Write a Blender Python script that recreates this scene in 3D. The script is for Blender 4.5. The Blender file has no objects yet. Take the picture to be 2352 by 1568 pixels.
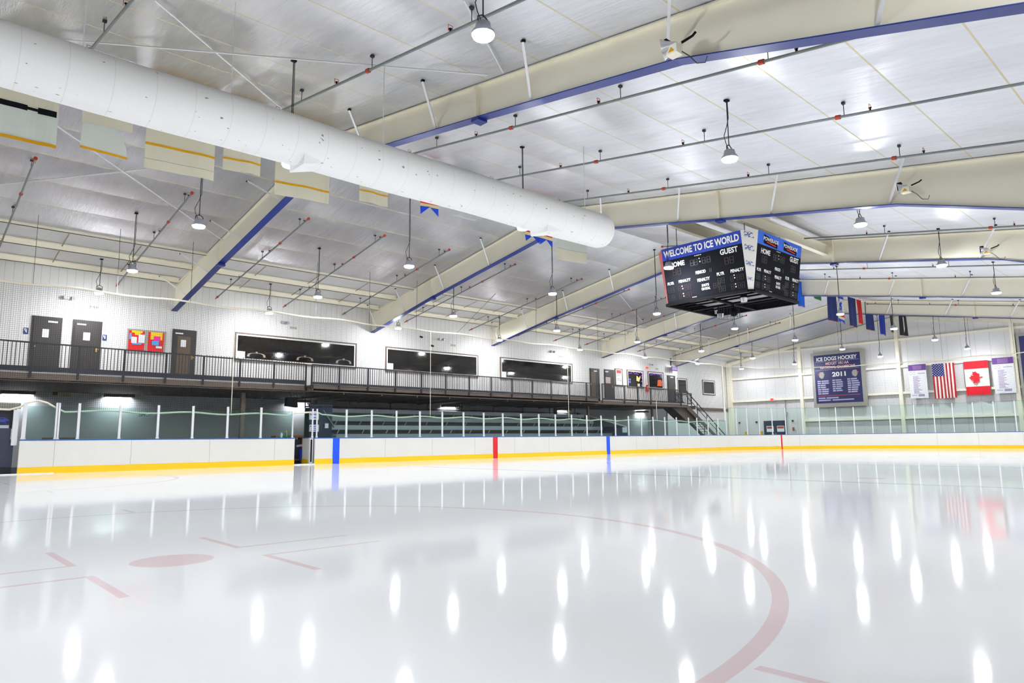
import bpy, math, random
from math import sin, cos, pi, radians, sqrt
from mathutils import Vector, Matrix
random.seed(11)
SC = bpy.context.scene
COL = SC.collection

# ------------------------------------------------------------------ camera
CAM = Vector((-23.2538094, -13.50892029, 0.90584485))
YAW, PIT, ROL, FPX = radians(47.37371251), radians(8.08040968), radians(-0.63309251), 1589.10544
FW = Vector((cos(PIT)*cos(YAW), cos(PIT)*sin(YAW), sin(PIT)))
_rt = Vector((sin(YAW), -cos(YAW), 0)); _up = _rt.cross(FW)
R2 = _rt*cos(ROL)+_up*sin(ROL); U2 = -_rt*sin(ROL)+_up*cos(ROL)
cd = bpy.data.cameras.new('camera'); cam = bpy.data.objects.new('camera', cd); COL.objects.link(cam)
cam.matrix_world = Matrix(((R2.x, U2.x, -FW.x, CAM.x), (R2.y, U2.y, -FW.y, CAM.y), (R2.z, U2.z, -FW.z, CAM.z), (0, 0, 0, 1)))
cd.sensor_width = 36; cd.lens = FPX/2352*36; cd.clip_start = 0.05; cd.clip_end = 300
SC.camera = cam

# ------------------------------------------------------------------ measuring the photograph: a pixel meets a known plane of the hall
def ray(x, y): return FW+R2*((x-1176)/FPX)+U2*((784-y)/FPX)
def aty(x, y, Y): d = ray(x, y); return CAM+d*((Y-CAM.y)/d.y)
def atx(x, y, X): d = ray(x, y); return CAM+d*((X-CAM.x)/d.x)
def atz(x, y, Z): d = ray(x, y); return CAM+d*((Z-CAM.z)/d.z)
YR, ZR = 5.6, 10.26                      # roof ridge
def roofz(y): return ZR-abs(y-YR)/6
def roof(x, y, side, dz=0):
    n = Vector((0, side/6, 1)); d = ray(x, y); c = ZR-dz+side*YR/6
    return CAM+d*((c-n.dot(CAM))/n.dot(d))
W, XE, BH, RC = 13.09, 30.77, 1.065, 8.53  # boards: far side y, end x, height, corner radius
YW, YLOW, YREC, XW = 19.49, 22.6, 20.5, 35.6  # mezzanine wall, lower wall, recessed wall, end wall
ZD, ZS = 3.49, 3.2                        # deck top, soffit
BEAMX = [-23.4, -13.65, -3.36, 5.42, 16.18, 25.69]

# ------------------------------------------------------------------ materials
def lin(c):
    c = c/255
    return c/12.92 if c <= .04045 else ((c+.055)/1.055)**2.4
def L3(rgb): return (lin(rgb[0]), lin(rgb[1]), lin(rgb[2]), 1)
MATS = {}
def nodes(m):
    m.use_nodes = True; nt = m.node_tree; return nt, nt.nodes['Principled BSDF']
def mat(name, rgb, rough=.5, metal=0., var=.06, scale=6., spec=.5, emit=0., emitc=None, bump=0., stretch=(1, 1, 1)):
    if name in MATS: return MATS[name]
    m = bpy.data.materials.new(name); nt, b = nodes(m); MATS[name] = m
    c = L3(rgb)
    tc = nt.nodes.new('ShaderNodeTexCoord'); mp = nt.nodes.new('ShaderNodeMapping'); mp.inputs['Scale'].default_value = stretch
    nt.links.new(tc.outputs['Object'], mp.inputs['Vector'])
    nz = nt.nodes.new('ShaderNodeTexNoise'); nz.inputs['Scale'].default_value = scale; nz.inputs['Detail'].default_value = 3
    nt.links.new(mp.outputs['Vector'], nz.inputs['Vector'])
    rp = nt.nodes.new('ShaderNodeMix'); rp.data_type = 'RGBA'
    rp.inputs[6].default_value = tuple(x*(1-var) for x in c[:3])+(1,); rp.inputs[7].default_value = tuple(min(1, x*(1+var)) for x in c[:3])+(1,)
    nt.links.new(nz.outputs['Fac'], rp.inputs[0]); nt.links.new(rp.outputs[2], b.inputs['Base Color'])
    b.inputs['Roughness'].default_value = rough; b.inputs['Metallic'].default_value = metal; b.inputs['Specular IOR Level'].default_value = spec
    if emit:
        b.inputs['Emission Color'].default_value = L3(emitc or rgb); b.inputs['Emission Strength'].default_value = emit
    if bump:
        bp = nt.nodes.new('ShaderNodeBump'); bp.inputs['Strength'].default_value = bump; bp.inputs['Distance'].default_value = .02
        nt.links.new(nz.outputs['Fac'], bp.inputs['Height']); nt.links.new(bp.outputs['Normal'], b.inputs['Normal'])
    return m
class NG:                                  # small helper for node arithmetic
    def __init__(s, m): s.nt, s.b = nodes(m); s.tc = s.nt.nodes.new('ShaderNodeTexCoord'); s.sx = s.nt.nodes.new('ShaderNodeSeparateXYZ'); s.nt.links.new(s.tc.outputs['Object'], s.sx.inputs[0]); s.x, s.y, s.z = s.sx.outputs
    def m(s, op, a, b=None):
        n = s.nt.nodes.new('ShaderNodeMath'); n.operation = op
        for i, v in enumerate((a, b)):
            if v is None: continue
            if isinstance(v, (int, float)): n.inputs[i].default_value = v
            else: s.nt.links.new(v, n.inputs[i])
        return n.outputs[0]
    def near(s, v, c, h): return s.m('LESS_THAN', s.m('ABSOLUTE', s.m('SUBTRACT', v, c)), h)
    def mix(s, f, a, b):
        n = s.nt.nodes.new('ShaderNodeMix'); n.data_type = 'RGBA'
        for i, v in ((0, f), (6, a), (7, b)):
            if isinstance(v, (int, float, tuple)): n.inputs[i].default_value = v
            else: s.nt.links.new(v, n.inputs[i])
        return n.outputs[2]
    def noise(s, scale, stretch=(1, 1, 1), detail=4, rough=.55):
        mp = s.nt.nodes.new('ShaderNodeMapping'); mp.inputs['Scale'].default_value = stretch; s.nt.links.new(s.tc.outputs['Object'], mp.inputs['Vector'])
        n = s.nt.nodes.new('ShaderNodeTexNoise'); n.inputs['Scale'].default_value = scale; n.inputs['Detail'].default_value = detail; n.inputs['Roughness'].default_value = rough
        s.nt.links.new(mp.outputs['Vector'], n.inputs['Vector']); return n.outputs['Fac']
    def base(s, c): s.nt.links.new(c, s.b.inputs['Base Color'])
    def bump(s, h, st, dist=.02):
        bp = s.nt.nodes.new('ShaderNodeBump'); bp.inputs['Strength'].default_value = st; bp.inputs['Distance'].default_value = dist
        s.nt.links.new(h, bp.inputs['Height']); s.nt.links.new(bp.outputs['Normal'], s.b.inputs['Normal'])
def newmat(name): m = bpy.data.materials.new(name); MATS[name] = m; return m

def ice_material():
    m = newmat('ice'); g = NG(m)
    ax, ay = g.m('ABSOLUTE', g.x), g.m('ABSOLUTE', g.y)
    u, v = g.m('SUBTRACT', ax, 21.43), g.m('SUBTRACT', ay, 7.57)
    d = g.m('SQRT', g.m('ADD', g.m('MULTIPLY', u, u), g.m('MULTIPLY', v, v)))
    au, av = g.m('ABSOLUTE', u), g.m('ABSOLUTE', v)
    ring = g.near(d, 4.45, .045)
    dot = g.m('LESS_THAN', d, .3)
    lng = g.m('MULTIPLY', g.near(av, .29, .025), g.near(au, 1.15, .55))
    sht = g.m('MULTIPLY', g.near(au, .625, .03), g.near(av, .74, .46))
    hat = g.m('MULTIPLY', g.near(au, .85, .03), g.near(av, 4.75, .3))
    goal = g.near(ax, 27.2, .025)
    cen = g.near(g.x, 0, .15)
    dn = g.m('SQRT', g.m('ADD', g.m('MULTIPLY', g.m('SUBTRACT', ax, 7.35), g.m('SUBTRACT', ax, 7.35)), g.m('MULTIPLY', v, v)))
    nd = g.m('LESS_THAN', dn, .3)
    red = ring
    for k in (dot, lng, sht, hat, goal, cen, nd): red = g.m('MAXIMUM', red, k)
    blu = g.near(ax, 8.86, .15)
    dc = g.m('SQRT', g.m('ADD', g.m('MULTIPLY', g.x, g.x), g.m('MULTIPLY', g.y, g.y)))
    blu = g.m('MAXIMUM', blu, g.near(dc, 4.5, .03))
    cl = g.noise(.35, (1, .5, 1), 3)
    c = g.mix(cl, L3((242, 243, 245)), L3((248, 249, 250)))
    c = g.mix(g.m('MULTIPLY', red, .24), c, L3((205, 45, 65)))
    c = g.mix(g.m('MULTIPLY', blu, .28), c, L3((60, 110, 185)))
    # fine resurfacer and skate scratches
    sc = g.noise(9, (1, .05, 1), 2)
    sc2 = g.noise(1.6, (.25, 1.2, 1), 3)
    g.base(c); g.b.inputs['Roughness'].default_value = .06; g.b.inputs['IOR'].default_value = 1.33; g.b.inputs['Specular IOR Level'].default_value = .07
    g.bump(g.m('ADD', g.m('MULTIPLY', sc, .25), sc2), .03, .012)
    return m
def foil_material(name, a, b, metal, rough):
    m = newmat(name); g = NG(m)
    s1 = g.noise(7.0, (1, .05, 1), 5, .65); s2 = g.noise(1.3, (1, .16, 1), 3)
    c = g.mix(g.m('MULTIPLY', g.m('ADD', s1, s2), .5), L3(a), L3(b))
    t = g.m('SUBTRACT', g.m('ABSOLUTE', g.m('SUBTRACT', g.y, YR)), 1.33)
    fr = g.m('ABSOLUTE', g.m('SUBTRACT', g.m('FRACT', g.m('ADD', g.m('DIVIDE', t, 1.68), .5)), .5))
    seam = g.m('LESS_THAN', fr, .011)
    fx = g.m('ABSOLUTE', g.m('SUBTRACT', g.m('FRACT', g.m('ADD', g.m('DIVIDE', g.x, 1.83), .5)), .5))
    c = g.mix(g.m('MULTIPLY', g.m('LESS_THAN', fx, .003), .14), c, L3((120, 120, 125)))
    c = g.mix(g.m('MULTIPLY', seam, .8), c, L3((206, 192, 138)))
    g.base(c)
    met = g.m('MULTIPLY', g.m('SUBTRACT', 1.0, seam), metal); g.nt.links.new(met, g.b.inputs['Metallic'])
    g.b.inputs['Roughness'].default_value = rough; g.b.inputs['Anisotropic'].default_value = .8
    tg = g.nt.nodes.new('ShaderNodeCombineXYZ'); tg.inputs[0].default_value = 1.0; g.nt.links.new(tg.outputs[0], g.b.inputs['Tangent'])      # wrinkles run across the purlins and spread reflections lengthwise
    sag = g.m('MULTIPLY', g.m('SINE', g.m('MULTIPLY', fr, pi)), .8)
    g.bump(g.m('ADD', g.m('ADD', s1, g.m('MULTIPLY', s2, .8)), sag), .6, .05)
    return m
def panel_material(name, rgb, axis, pitch, dark=.75, rough=.5, w=.03):
    m = newmat(name); g = NG(m); a = g.x if axis == 'x' else g.y
    f = g.m('ABSOLUTE', g.m('SUBTRACT', g.m('FRACT', g.m('DIVIDE', a, pitch)), .5))
    n = g.noise(.8, (1, 1, 1), 4)
    c = g.mix(n, L3(tuple(x*.965 for x in rgb)), L3(rgb))
    k = g.m('LESS_THAN', f, w)
    g.base(g.mix(k, c, L3(tuple(x*dark for x in rgb)))); g.b.inputs['Roughness'].default_value = rough
    g.bump(g.m('MULTIPLY', k, -1.0), .5, .02)
    return m
def glass_material(name, tint):
    m = newmat(name); m.use_nodes = True; nt = m.node_tree; nt.nodes.clear()
    o = nt.nodes.new('ShaderNodeOutputMaterial'); mx = nt.nodes.new('ShaderNodeMixShader'); t = nt.nodes.new('ShaderNodeBsdfTransparent'); gl = nt.nodes.new('ShaderNodeBsdfGlossy')
    lw = nt.nodes.new('ShaderNodeFresnel'); lw.inputs['IOR'].default_value = 1.5
    tc = nt.nodes.new('ShaderNodeTexCoord'); nz = nt.nodes.new('ShaderNodeTexNoise'); nz.inputs['Scale'].default_value = .6
    mr = nt.nodes.new('ShaderNodeMix'); mr.data_type = 'RGBA'; mr.inputs[6].default_value = tint; mr.inputs[7].default_value = tuple(min(1, x*1.03) for x in tint[:3])+(1,)
    nt.links.new(tc.outputs['Object'], nz.inputs['Vector']); nt.links.new(nz.outputs['Fac'], mr.inputs[0]); nt.links.new(mr.outputs[2], t.inputs['Color'])
    gl.inputs['Roughness'].default_value = .03; gl.inputs['Color'].default_value = (.9, .95, .95, 1)
    ge = nt.nodes.new('ShaderNodeNewGeometry'); mm = nt.nodes.new('ShaderNodeMath'); mm.operation = 'MULTIPLY_ADD'; mm.inputs[1].default_value = -1; mm.inputs[2].default_value = 1; nt.links.new(ge.outputs['Backfacing'], mm.inputs[0]); m2 = nt.nodes.new('ShaderNodeMath'); m2.operation = 'MULTIPLY'; nt.links.new(mm.outputs[0], m2.inputs[0]); nt.links.new(lw.outputs[0], m2.inputs[1]); nt.links.new(m2.outputs[0], mx.inputs[0]); nt.links.new(t.outputs[0], mx.inputs[1]); nt.links.new(gl.outputs[0], mx.inputs[2]); nt.links.new(mx.outputs[0], o.inputs[0])
    return m

M_ICE = ice_material()
M_FOIL = foil_material('ceiling_foil', (204, 205, 213), (252, 252, 254), .9, .48)
M_DECKW = mat('white_roof_deck', (226, 226, 226), .5)
M_CREAM = mat('cream_steel', (249, 243, 222), .55, var=.03, scale=1.5)
M_FLANGE = mat('blue_flange', (15, 42, 124), .45, var=.05)
M_WALLUP = panel_material('white_liner_panel', (226, 225, 222), 'x', .3, .86)
M_WALLEND = panel_material('grey_white_liner_panel', (222, 220, 220), 'y', .91, .9, w=.02)
M_WALLLOW = mat('painted_block_wall', (222, 224, 224), .6, var=.03, scale=1.2)
M_BOARD = None
def board_material():
    m = newmat('dasher_board_white'); g = NG(m)
    n = g.noise(14, (1, 1, 3.2), 5, .7); n2 = g.noise(1.2, (1, 1, 1), 3)
    low = g.m('SUBTRACT', 1.15, g.z)                 # more puck scuffs low on the boards
    sp = g.m('MULTIPLY', g.m('GREATER_THAN', n, .62), g.m('MULTIPLY', low, .22))
    c = g.mix(n2, L3((229, 226, 219)), L3((238, 235, 229)))
    g.base(g.mix(sp, c, L3((120, 118, 116)))); g.b.inputs['Roughness'].default_value = .35
    return m
M_BOARD = board_material()
M_YEL = mat('yellow_kickplate', (255, 206, 0), .4, var=.03)
M_BLUE = mat('blue_stripe', (0, 84, 255), .4, var=.03)
M_CAP = mat('blue_cap_rail', (22, 92, 168), .4, var=.04)
M_RED = mat('red_stripe', (226, 18, 28), .4, var=.03)
M_GLASS = glass_material('shield_glass', (.80, .90, .88, 1))
M_GLASSE = glass_material('end_shield_glass', (.86, .935, .915, 1))
M_WHITE = mat('white_paint', (240, 240, 238), .4, var=.02)
M_ALU = mat('white_aluminium', (232, 232, 234), .35, var=.03)
M_BROWN = mat('dark_brown_steel', (108, 93, 82), .6, var=.08, scale=3)
M_RAIL = mat('dark_rail_steel', (36, 38, 46), .5, var=.05)
M_DOOR = mat('dark_brown_door', (50, 45, 42), .5, var=.12, scale=3, stretch=(6, 1, .4))
M_NAVY = mat('navy_panel', (18, 36, 62), .55, var=.1)
M_BLACK = mat('black_plastic', (12, 12, 15), .7, var=.1, spec=.15)
M_GREYM = mat('galvanised_pipe', (126, 132, 132), .45, .3, var=.08, scale=12)
M_DK = mat('dark_cord', (40, 42, 50), .6)
M_REDC = mat('red_coupling', (190, 62, 34), .5, var=.1)
M_DUCT = None
def duct_material():
    m = newmat('white_duct_fabric'); g = NG(m)
    n = g.noise(5, (1.4, 1, 1), 3); f = g.m('ABSOLUTE', g.m('SUBTRACT', g.m('FRACT', g.m('DIVIDE', g.x, .62)), .5)); k = g.m('LESS_THAN', f, .012)
    sp = g.m('GREATER_THAN', g.noise(15, (.5, 1.6, 1), 1, .4), .77)
    c = g.mix(n, L3((248, 247, 245)), L3((253, 252, 250))); c = g.mix(g.m('MULTIPLY', k, .22), c, L3((196, 194, 192)))
    g.base(g.mix(g.m('MULTIPLY', sp, .8), c, L3((96, 96, 98)))); g.b.inputs['Roughness'].default_value = .7
    return m
M_DUCT = duct_material()
M_LENS = mat('lamp_lens', (255, 255, 255), .4, emit=620, emitc=(248, 251, 255))
M_HOUS = mat('lamp_housing', (176, 178, 188), .35, .4)
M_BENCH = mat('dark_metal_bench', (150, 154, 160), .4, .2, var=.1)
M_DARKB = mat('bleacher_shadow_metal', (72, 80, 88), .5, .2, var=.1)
M_GOLD = mat('gold_hem', (226, 166, 24), .7, spec=.2)
M_CLOTH = mat('cream_banner_cloth', (226, 220, 196), .85, var=.03, scale=3)
M_CLOTHG = mat('pale_banner_cloth', (216, 222, 212), .85, var=.03, scale=3)
M_PANE = mat('dark_window_pane', (26, 23, 20), .06, var=.1)
M_RUBBER = mat('rubber_floor', (58, 60, 68), .8, var=.15, scale=3)
M_PAPER = mat('white_paper', (236, 236, 240), .7, var=.02)
M_BRASS = mat('brass_handle', (190, 160, 96), .3, .8)
M_SBLK = mat('scoreboard_black', (27, 28, 34), .9, var=.08, spec=.1)
M_SBLU = mat('scoreboard_blue', (14, 56, 168), .45, var=.04)
M_SBRT = mat('sponsor_blue', (0, 98, 226), .45, var=.04)
M_LEDR = mat('unlit_red_digit', (44, 22, 24), .5)
M_LEDG = mat('unlit_green_digit', (33, 40, 42), .5)
M_NET = mat('black_net_twine', (22, 22, 26), .8)
M_ROPE = mat('white_net_rope', (236, 228, 206), .7)
M_ORANGE = mat('orange_paint', (255, 140, 0), .5)
M_GREENP = mat('green_plastic', (20, 120, 60), .35)
M_WOOD = mat('brown_wood', (112, 72, 34), .55, var=.2, scale=4, stretch=(1, 8, 1))
M_EXIT = mat('exit_sign_face', (255, 84, 66), .5, emit=1.3)
M_PURPLE = mat('purple_print', (104, 54, 140), .6)
M_LILAC = mat('lilac_print', (170, 150, 186), .7)
M_NAVYC = mat('navy_flag_cloth', (22, 42, 104), .8)
M_GREYF = mat('grey_frame', (158, 156, 146), .5)
M_OGREY = mat('old_red_print', (176, 70, 62), .6)

# ------------------------------------------------------------------ mesh building
class MB:
    def __init__(s): s.v, s.f, s.mi = [], [], []
    def face(s, pts, k=0):
        n = len(s.v); s.v += [Vector(p) for p in pts]; s.f.append(tuple(range(n, n+len(pts)))); s.mi.append(k); return s
    def add(s, vs, fs, k=0):
        n = len(s.v); s.v += [Vector(p) for p in vs]; s.f += [tuple(i+n for i in f) for f in fs]; s.mi += [k]*len(fs); return s
    def box(s, lo, hi, k=0):
        (a, b, c), (d, e, f) = lo, hi
        vs = [(a, b, c), (d, b, c), (d, e, c), (a, e, c), (a, b, f), (d, b, f), (d, e, f), (a, e, f)]
        return s.add(vs, [(3, 2, 1, 0), (4, 5, 6, 7), (0, 1, 5, 4), (1, 2, 6, 5), (2, 3, 7, 6), (3, 0, 4, 7)], k)
    def bar(s, p, q, w, h=None, up=(0, 0, 1), k=0):          # rectangular bar from p to q
        p, q = Vector(p), Vector(q); h = h or w; d = (q-p).normalized(); a = d.cross(Vector(up))
        if a.length < 1e-4: a = d.cross(Vector((1, 0, 0)))
        a.normalize(); b = a.cross(d); a = a*(w/2); b = b*(h/2)
        vs = [p-a-b, p+a-b, p+a+b, p-a+b, q-a-b, q+a-b, q+a+b, q-a+b]
        return s.add(vs, [(3, 2, 1, 0), (4, 5, 6, 7), (0, 1, 5, 4), (1, 2, 6, 5), (2, 3, 7, 6), (3, 0, 4, 7)], k)
    def tube(s, path, r, n=6, cap=True, k=0):
        path = [Vector(p) for p in path]; rings = []; m = len(path); base = len(s.v); prev = None
        for i, p in enumerate(path):
            d = (path[min(i+1, m-1)]-path[max(i-1, 0)]).normalized()
            if prev is None:
                a = d.orthogonal().normalized()
            else:
                a = (prev-d*prev.dot(d)); a = a.normalized() if a.length > 1e-6 else d.orthogonal().normalized()
            prev = a; b = d.cross(a); rr = r[i] if isinstance(r, (list, tuple)) else r
            s.v += [p+(a*cos(2*pi*j/n)+b*sin(2*pi*j/n))*rr for j in range(n)]
        for i in range(m-1):
            for j in range(n):
                s.f.append((base+i*n+j, base+i*n+(j+1) % n, base+(i+1)*n+(j+1) % n, base+(i+1)*n+j)); s.mi.append(k)
        if cap:
            s.f += [tuple(base+j for j in reversed(range(n))), tuple(base+(m-1)*n+j for j in range(n))]; s.mi += [k, k]
        return s
    def lathe(s, c, prof, n=16, k=0):                        # profile of (radius, z) about a vertical axis
        c = Vector(c); b = len(s.v); m = len(prof)
        for r, z in prof: s.v += [c+Vector((max(r, 1e-3)*cos(2*pi*j/n), max(r, 1e-3)*sin(2*pi*j/n), z)) for j in range(n)]
        for i in range(m-1):
            for j in range(n): s.f.append((b+i*n+j, b+i*n+(j+1) % n, b+(i+1)*n+(j+1) % n, b+(i+1)*n+j)); s.mi.append(k)
        s.f += [tuple(b+j for j in reversed(range(n))), tuple(b+(m-1)*n+j for j in range(n))]; s.mi += [k, k]; return s
    def prism(s, pts, off, k=0):                             # polygon swept along off
        off = Vector(off); pts = [Vector(p) for p in pts]; n = len(pts)
        vs = pts+[p+off for p in pts]
        return s.add(vs, [tuple(reversed(range(n))), tuple(range(n, 2*n))]+[(i, (i+1) % n, n+(i+1) % n, n+i) for i in range(n)], k)
    def build(s, name, m, parent=None, loc=None, smooth=False):
        org = Vector(loc) if loc is not None else (Vector(WL[parent.name]) if parent is not None else Vector((0, 0, 0)))
        me = bpy.data.meshes.new(name); me.from_pydata([tuple(v-org) for v in s.v], [], s.f); ms = m if isinstance(m, (list, tuple)) else [m]
        for x in ms: me.materials.append(x)
        me.polygons.foreach_set('material_index', s.mi)
        if smooth: me.polygons.foreach_set('use_smooth', [True]*len(s.f))
        me.update()
        o = bpy.data.objects.new(name, me); COL.objects.link(o); WL[o.name] = org
        if parent is not None:
            o.parent = parent; o.location = org-Vector(WL[parent.name])
        else: o.location = org
        return o
WL = {}
def tag(o, label=None, cat=None, group=None, kind=None):
    if label: o['label'] = label
    if cat: o['category'] = cat
    if group: o['group'] = group
    if kind: o['kind'] = kind
    return o
def thing(name, label, cat, loc=(0, 0, 0), group=None, kind=None):
    o = bpy.data.objects.new(name, None); COL.objects.link(o); o.empty_display_size = .2; o.location = loc; WL[o.name] = Vector(loc)
    return tag(o, label, cat, group, kind)
def kids(o): return list(KID.get(o.name, [])) or [c for c in COL.objects if c.parent == o]
KID = {}
def dup(r, loc, label, parent=None):
    c = r.copy(); COL.objects.link(c); WL[c.name] = Vector(loc)
    if parent is None: c.location = loc; c['label'] = label
    else: c.parent = parent
    if r.name not in KID: KID[r.name] = [x for x in COL.objects if x.parent == r]
    for ch in KID[r.name]: dup(ch, WL[ch.name], None, c)
    return c
def struct(o, **k): o['kind'] = 'structure'; return o
ORD = 'first second third fourth fifth sixth seventh eighth ninth tenth eleventh twelfth thirteenth fourteenth fifteenth sixteenth seventeenth eighteenth nineteenth twentieth twenty-first twenty-second twenty-third twenty-fourth twenty-fifth twenty-sixth twenty-seventh twenty-eighth twenty-ninth thirtieth'.split()

_tc = {}
def text_shape(s, bold=.0):
    key = (s, bold)
    if key in _tc: return _tc[key]
    cu = bpy.data.curves.new('t', 'FONT'); cu.body = s; cu.size = 1; cu.offset = bold; cu.resolution_u = 3; cu.align_x = 'LEFT'
    if '\n' in s: cu.align_x = 'CENTER'; cu.space_line = .8
    o = bpy.data.objects.new('t', cu); me = o.to_mesh()
    vs = [v.co.copy() for v in me.vertices]; fs = [tuple(p.vertices) for p in me.polygons]; o.to_mesh_clear(); bpy.data.objects.remove(o); bpy.data.curves.remove(cu)
    x0, x1 = min(v.x for v in vs), max(v.x for v in vs); y0, y1 = min(v.y for v in vs), max(v.y for v in vs)
    _tc[key] = ([((v.x-x0)/(x1-x0), (v.y-y0)/(y1-y0)) for v in vs], fs); return _tc[key]
class Face:                                                 # a flat face: origin lower left, unit axes u (to the right), v (up), normal n towards the viewer
    def __init__(s, o, u, v):
        s.o, s.u, s.v = Vector(o), Vector(u), Vector(v); s.n = s.u.cross(s.v).normalized()
    def p(s, a, b, h=0): return s.o+s.u*a+s.v*b+s.n*h
    def rect(s, mb, a0, b0, a1, b1, h=.01, k=0, t=0):
        if t: return mb.prism([s.p(a0, b0, h), s.p(a1, b0, h), s.p(a1, b1, h), s.p(a0, b1, h)], s.n*t, k)
        return mb.face([s.p(a0, b0, h), s.p(a1, b0, h), s.p(a1, b1, h), s.p(a0, b1, h)], k)
    def poly(s, mb, pts, h=.01, k=0): return mb.face([s.p(a, b, h) for a, b in pts], k)
    def text(s, mb, t, a0, b0, a1, b1, h=.012, bold=.0, k=0, mirror=False):
        vs, fs = text_shape(t, bold)
        return mb.add([s.p(a0+(a1-a0)*((1-x) if mirror else x), b0+(b1-b0)*y, h) for x, y in vs], fs, k)
    def stroke(s, mb, pts, w, h=.01, k=0):
        for (a, b), (c, d) in zip(pts, pts[1:]):
            l = sqrt((c-a)**2+(d-b)**2) or 1; nx, ny = -(d-b)/l*w/2, (c-a)/l*w/2
            s.poly(mb, [(a+nx, b+ny), (a-nx, b-ny), (c-nx, d-ny), (c+nx, d+ny)], h, k)
def wallface(pts, Y):                                       # photo quad TL TR BR BL on the plane y = Y, facing the rink
    a = [aty(*p, Y) for p in pts]
    x0, x1 = (a[0].x+a[3].x)/2, (a[1].x+a[2].x)/2; z1, z0 = (a[0].z+a[1].z)/2, (a[2].z+a[3].z)/2
    return Face((x0, Y, z0), (x1-x0, 0, 0), (0, 0, z1-z0)), x1-x0, z1-z0
def endface(pts, X):
    a = [atx(*p, X) for p in pts]
    y0, y1 = (a[0].y+a[3].y)/2, (a[1].y+a[2].y)/2; z1, z0 = (a[0].z+a[1].z)/2, (a[2].z+a[3].z)/2
    return Face((X, y0, z0), (0, y1-y0, 0), (0, 0, z1-z0)), y0-y1, z1-z0

# ================================================================== THE SETTING
def rink_outline(off=0., n=14):
    pts = [(-34., -15.5), (XE+off, -15.5)]
    for i in range(n+1):
        a = pi/2*i/n; pts.append((XE-RC+(RC+off)*cos(a), W-RC+(RC+off)*sin(a)))
    pts.append((-34., W+off)); return pts
struct(MB().face([(x, y, 0) for x, y in rink_outline(.06)]).build('floor', M_ICE))
struct(MB().box((-37, -18, -.3), (XW+.2, YLOW+.1, -.02)).build('floor_concourse', M_RUBBER))

# roof: insulated foil on both slopes, open purlins beside the far wall
XB = -36.
YBL = 15.3
cl = MB()
def slope(mb, ya, yb, dz=0, t=.12):
    mb.prism([(XB, ya, roofz(ya)+dz), (XB, yb, roofz(yb)+dz), (XB, yb, roofz(yb)+dz+t), (XB, ya, roofz(ya)+dz+t)], (XW-XB, 0, 0))
slope(cl, -18, YR); slope(cl, YR, YBL)
ceil = struct(cl.build('ceiling', M_FOIL))
mb = MB(); slope(mb, YBL-.05, 23.2, .16, .1)
ceil2 = struct(mb.build('ceiling_roof_deck', M_DECKW))
bx = BEAMX+[XW]
for y in (15.33, 17.02, 18.72):
    for i in range(len(bx)-1):
        z = roofz(y)+.13; mb = MB()
        mb.box((bx[i]+.1, y-.012, z-.24), (bx[i+1]-.1, y+.012, z)); mb.box((bx[i]+.1, y-.012, z-.24), (bx[i+1]-.1, y+.09, z-.22)); mb.box((bx[i]+.1, y-.09, z-.02), (bx[i+1]-.1, y+.012, z))
        mb.build('purlin', M_CREAM, ceil2)
for i in range(len(bx)-1):
    n = 4
    for k in range(1, n):
        x = bx[i]+(bx[i+1]-bx[i])*k/n
        for ya, yb in ((15.45, 16.9), (17.15, 18.6)):
            MB().bar((x, ya, roofz(ya)+.02), (x, yb, roofz(yb)+.02), .04, .012).build('purlin_strap', mat('tan_strap', (150, 138, 112), .6), ceil2)

# far wall above the mezzanine, recessed end of it, lower wall
XJ = aty(1553.5, 845, YW).x
def topz(y): return roofz(y)+.2
struct(MB().box((XB, YW, ZD), (XJ, YW+.12, topz(YW))).build('wall_far', M_WALLUP))
struct(MB().box((XJ-.1, YREC, 0), (XW, YREC+.12, topz(YREC))).build('wall_recess', M_WALLUP))
struct(MB().box((XJ-.12, YW+.12, ZD), (XJ, YREC, topz(YW))).build('wall_return', M_WALLUP))
struct(MB().box((XB, YLOW, -.02), (XJ, YLOW+.12, ZD)).build('wall_lower', M_WALLLOW))
mb = MB(); mb.prism([(XW, -18, -.02), (XW, YLOW, -.02), (XW, YLOW, topz(YLOW)), (XW, YR, ZR+.1), (XW, -18, roofz(-18)+.1)], (.12, 0, 0))
wend = struct(mb.build('wall_right', M_WALLEND))
struct(MB().box((XB, -18.1, -.02), (XW, -18, roofz(-18)+.1)).build('wall_near', M_WALLUP))
mb = MB(); mb.prism([(XB-.12, -18, -.02), (XB-.12, YLOW, -.02), (XB-.12, YLOW, topz(YLOW)), (XB-.12, YR, ZR+.1), (XB-.12, -18, roofz(-18)+.1)], (.12, 0, 0))
struct(mb.build('wall_left', M_WALLEND))
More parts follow.
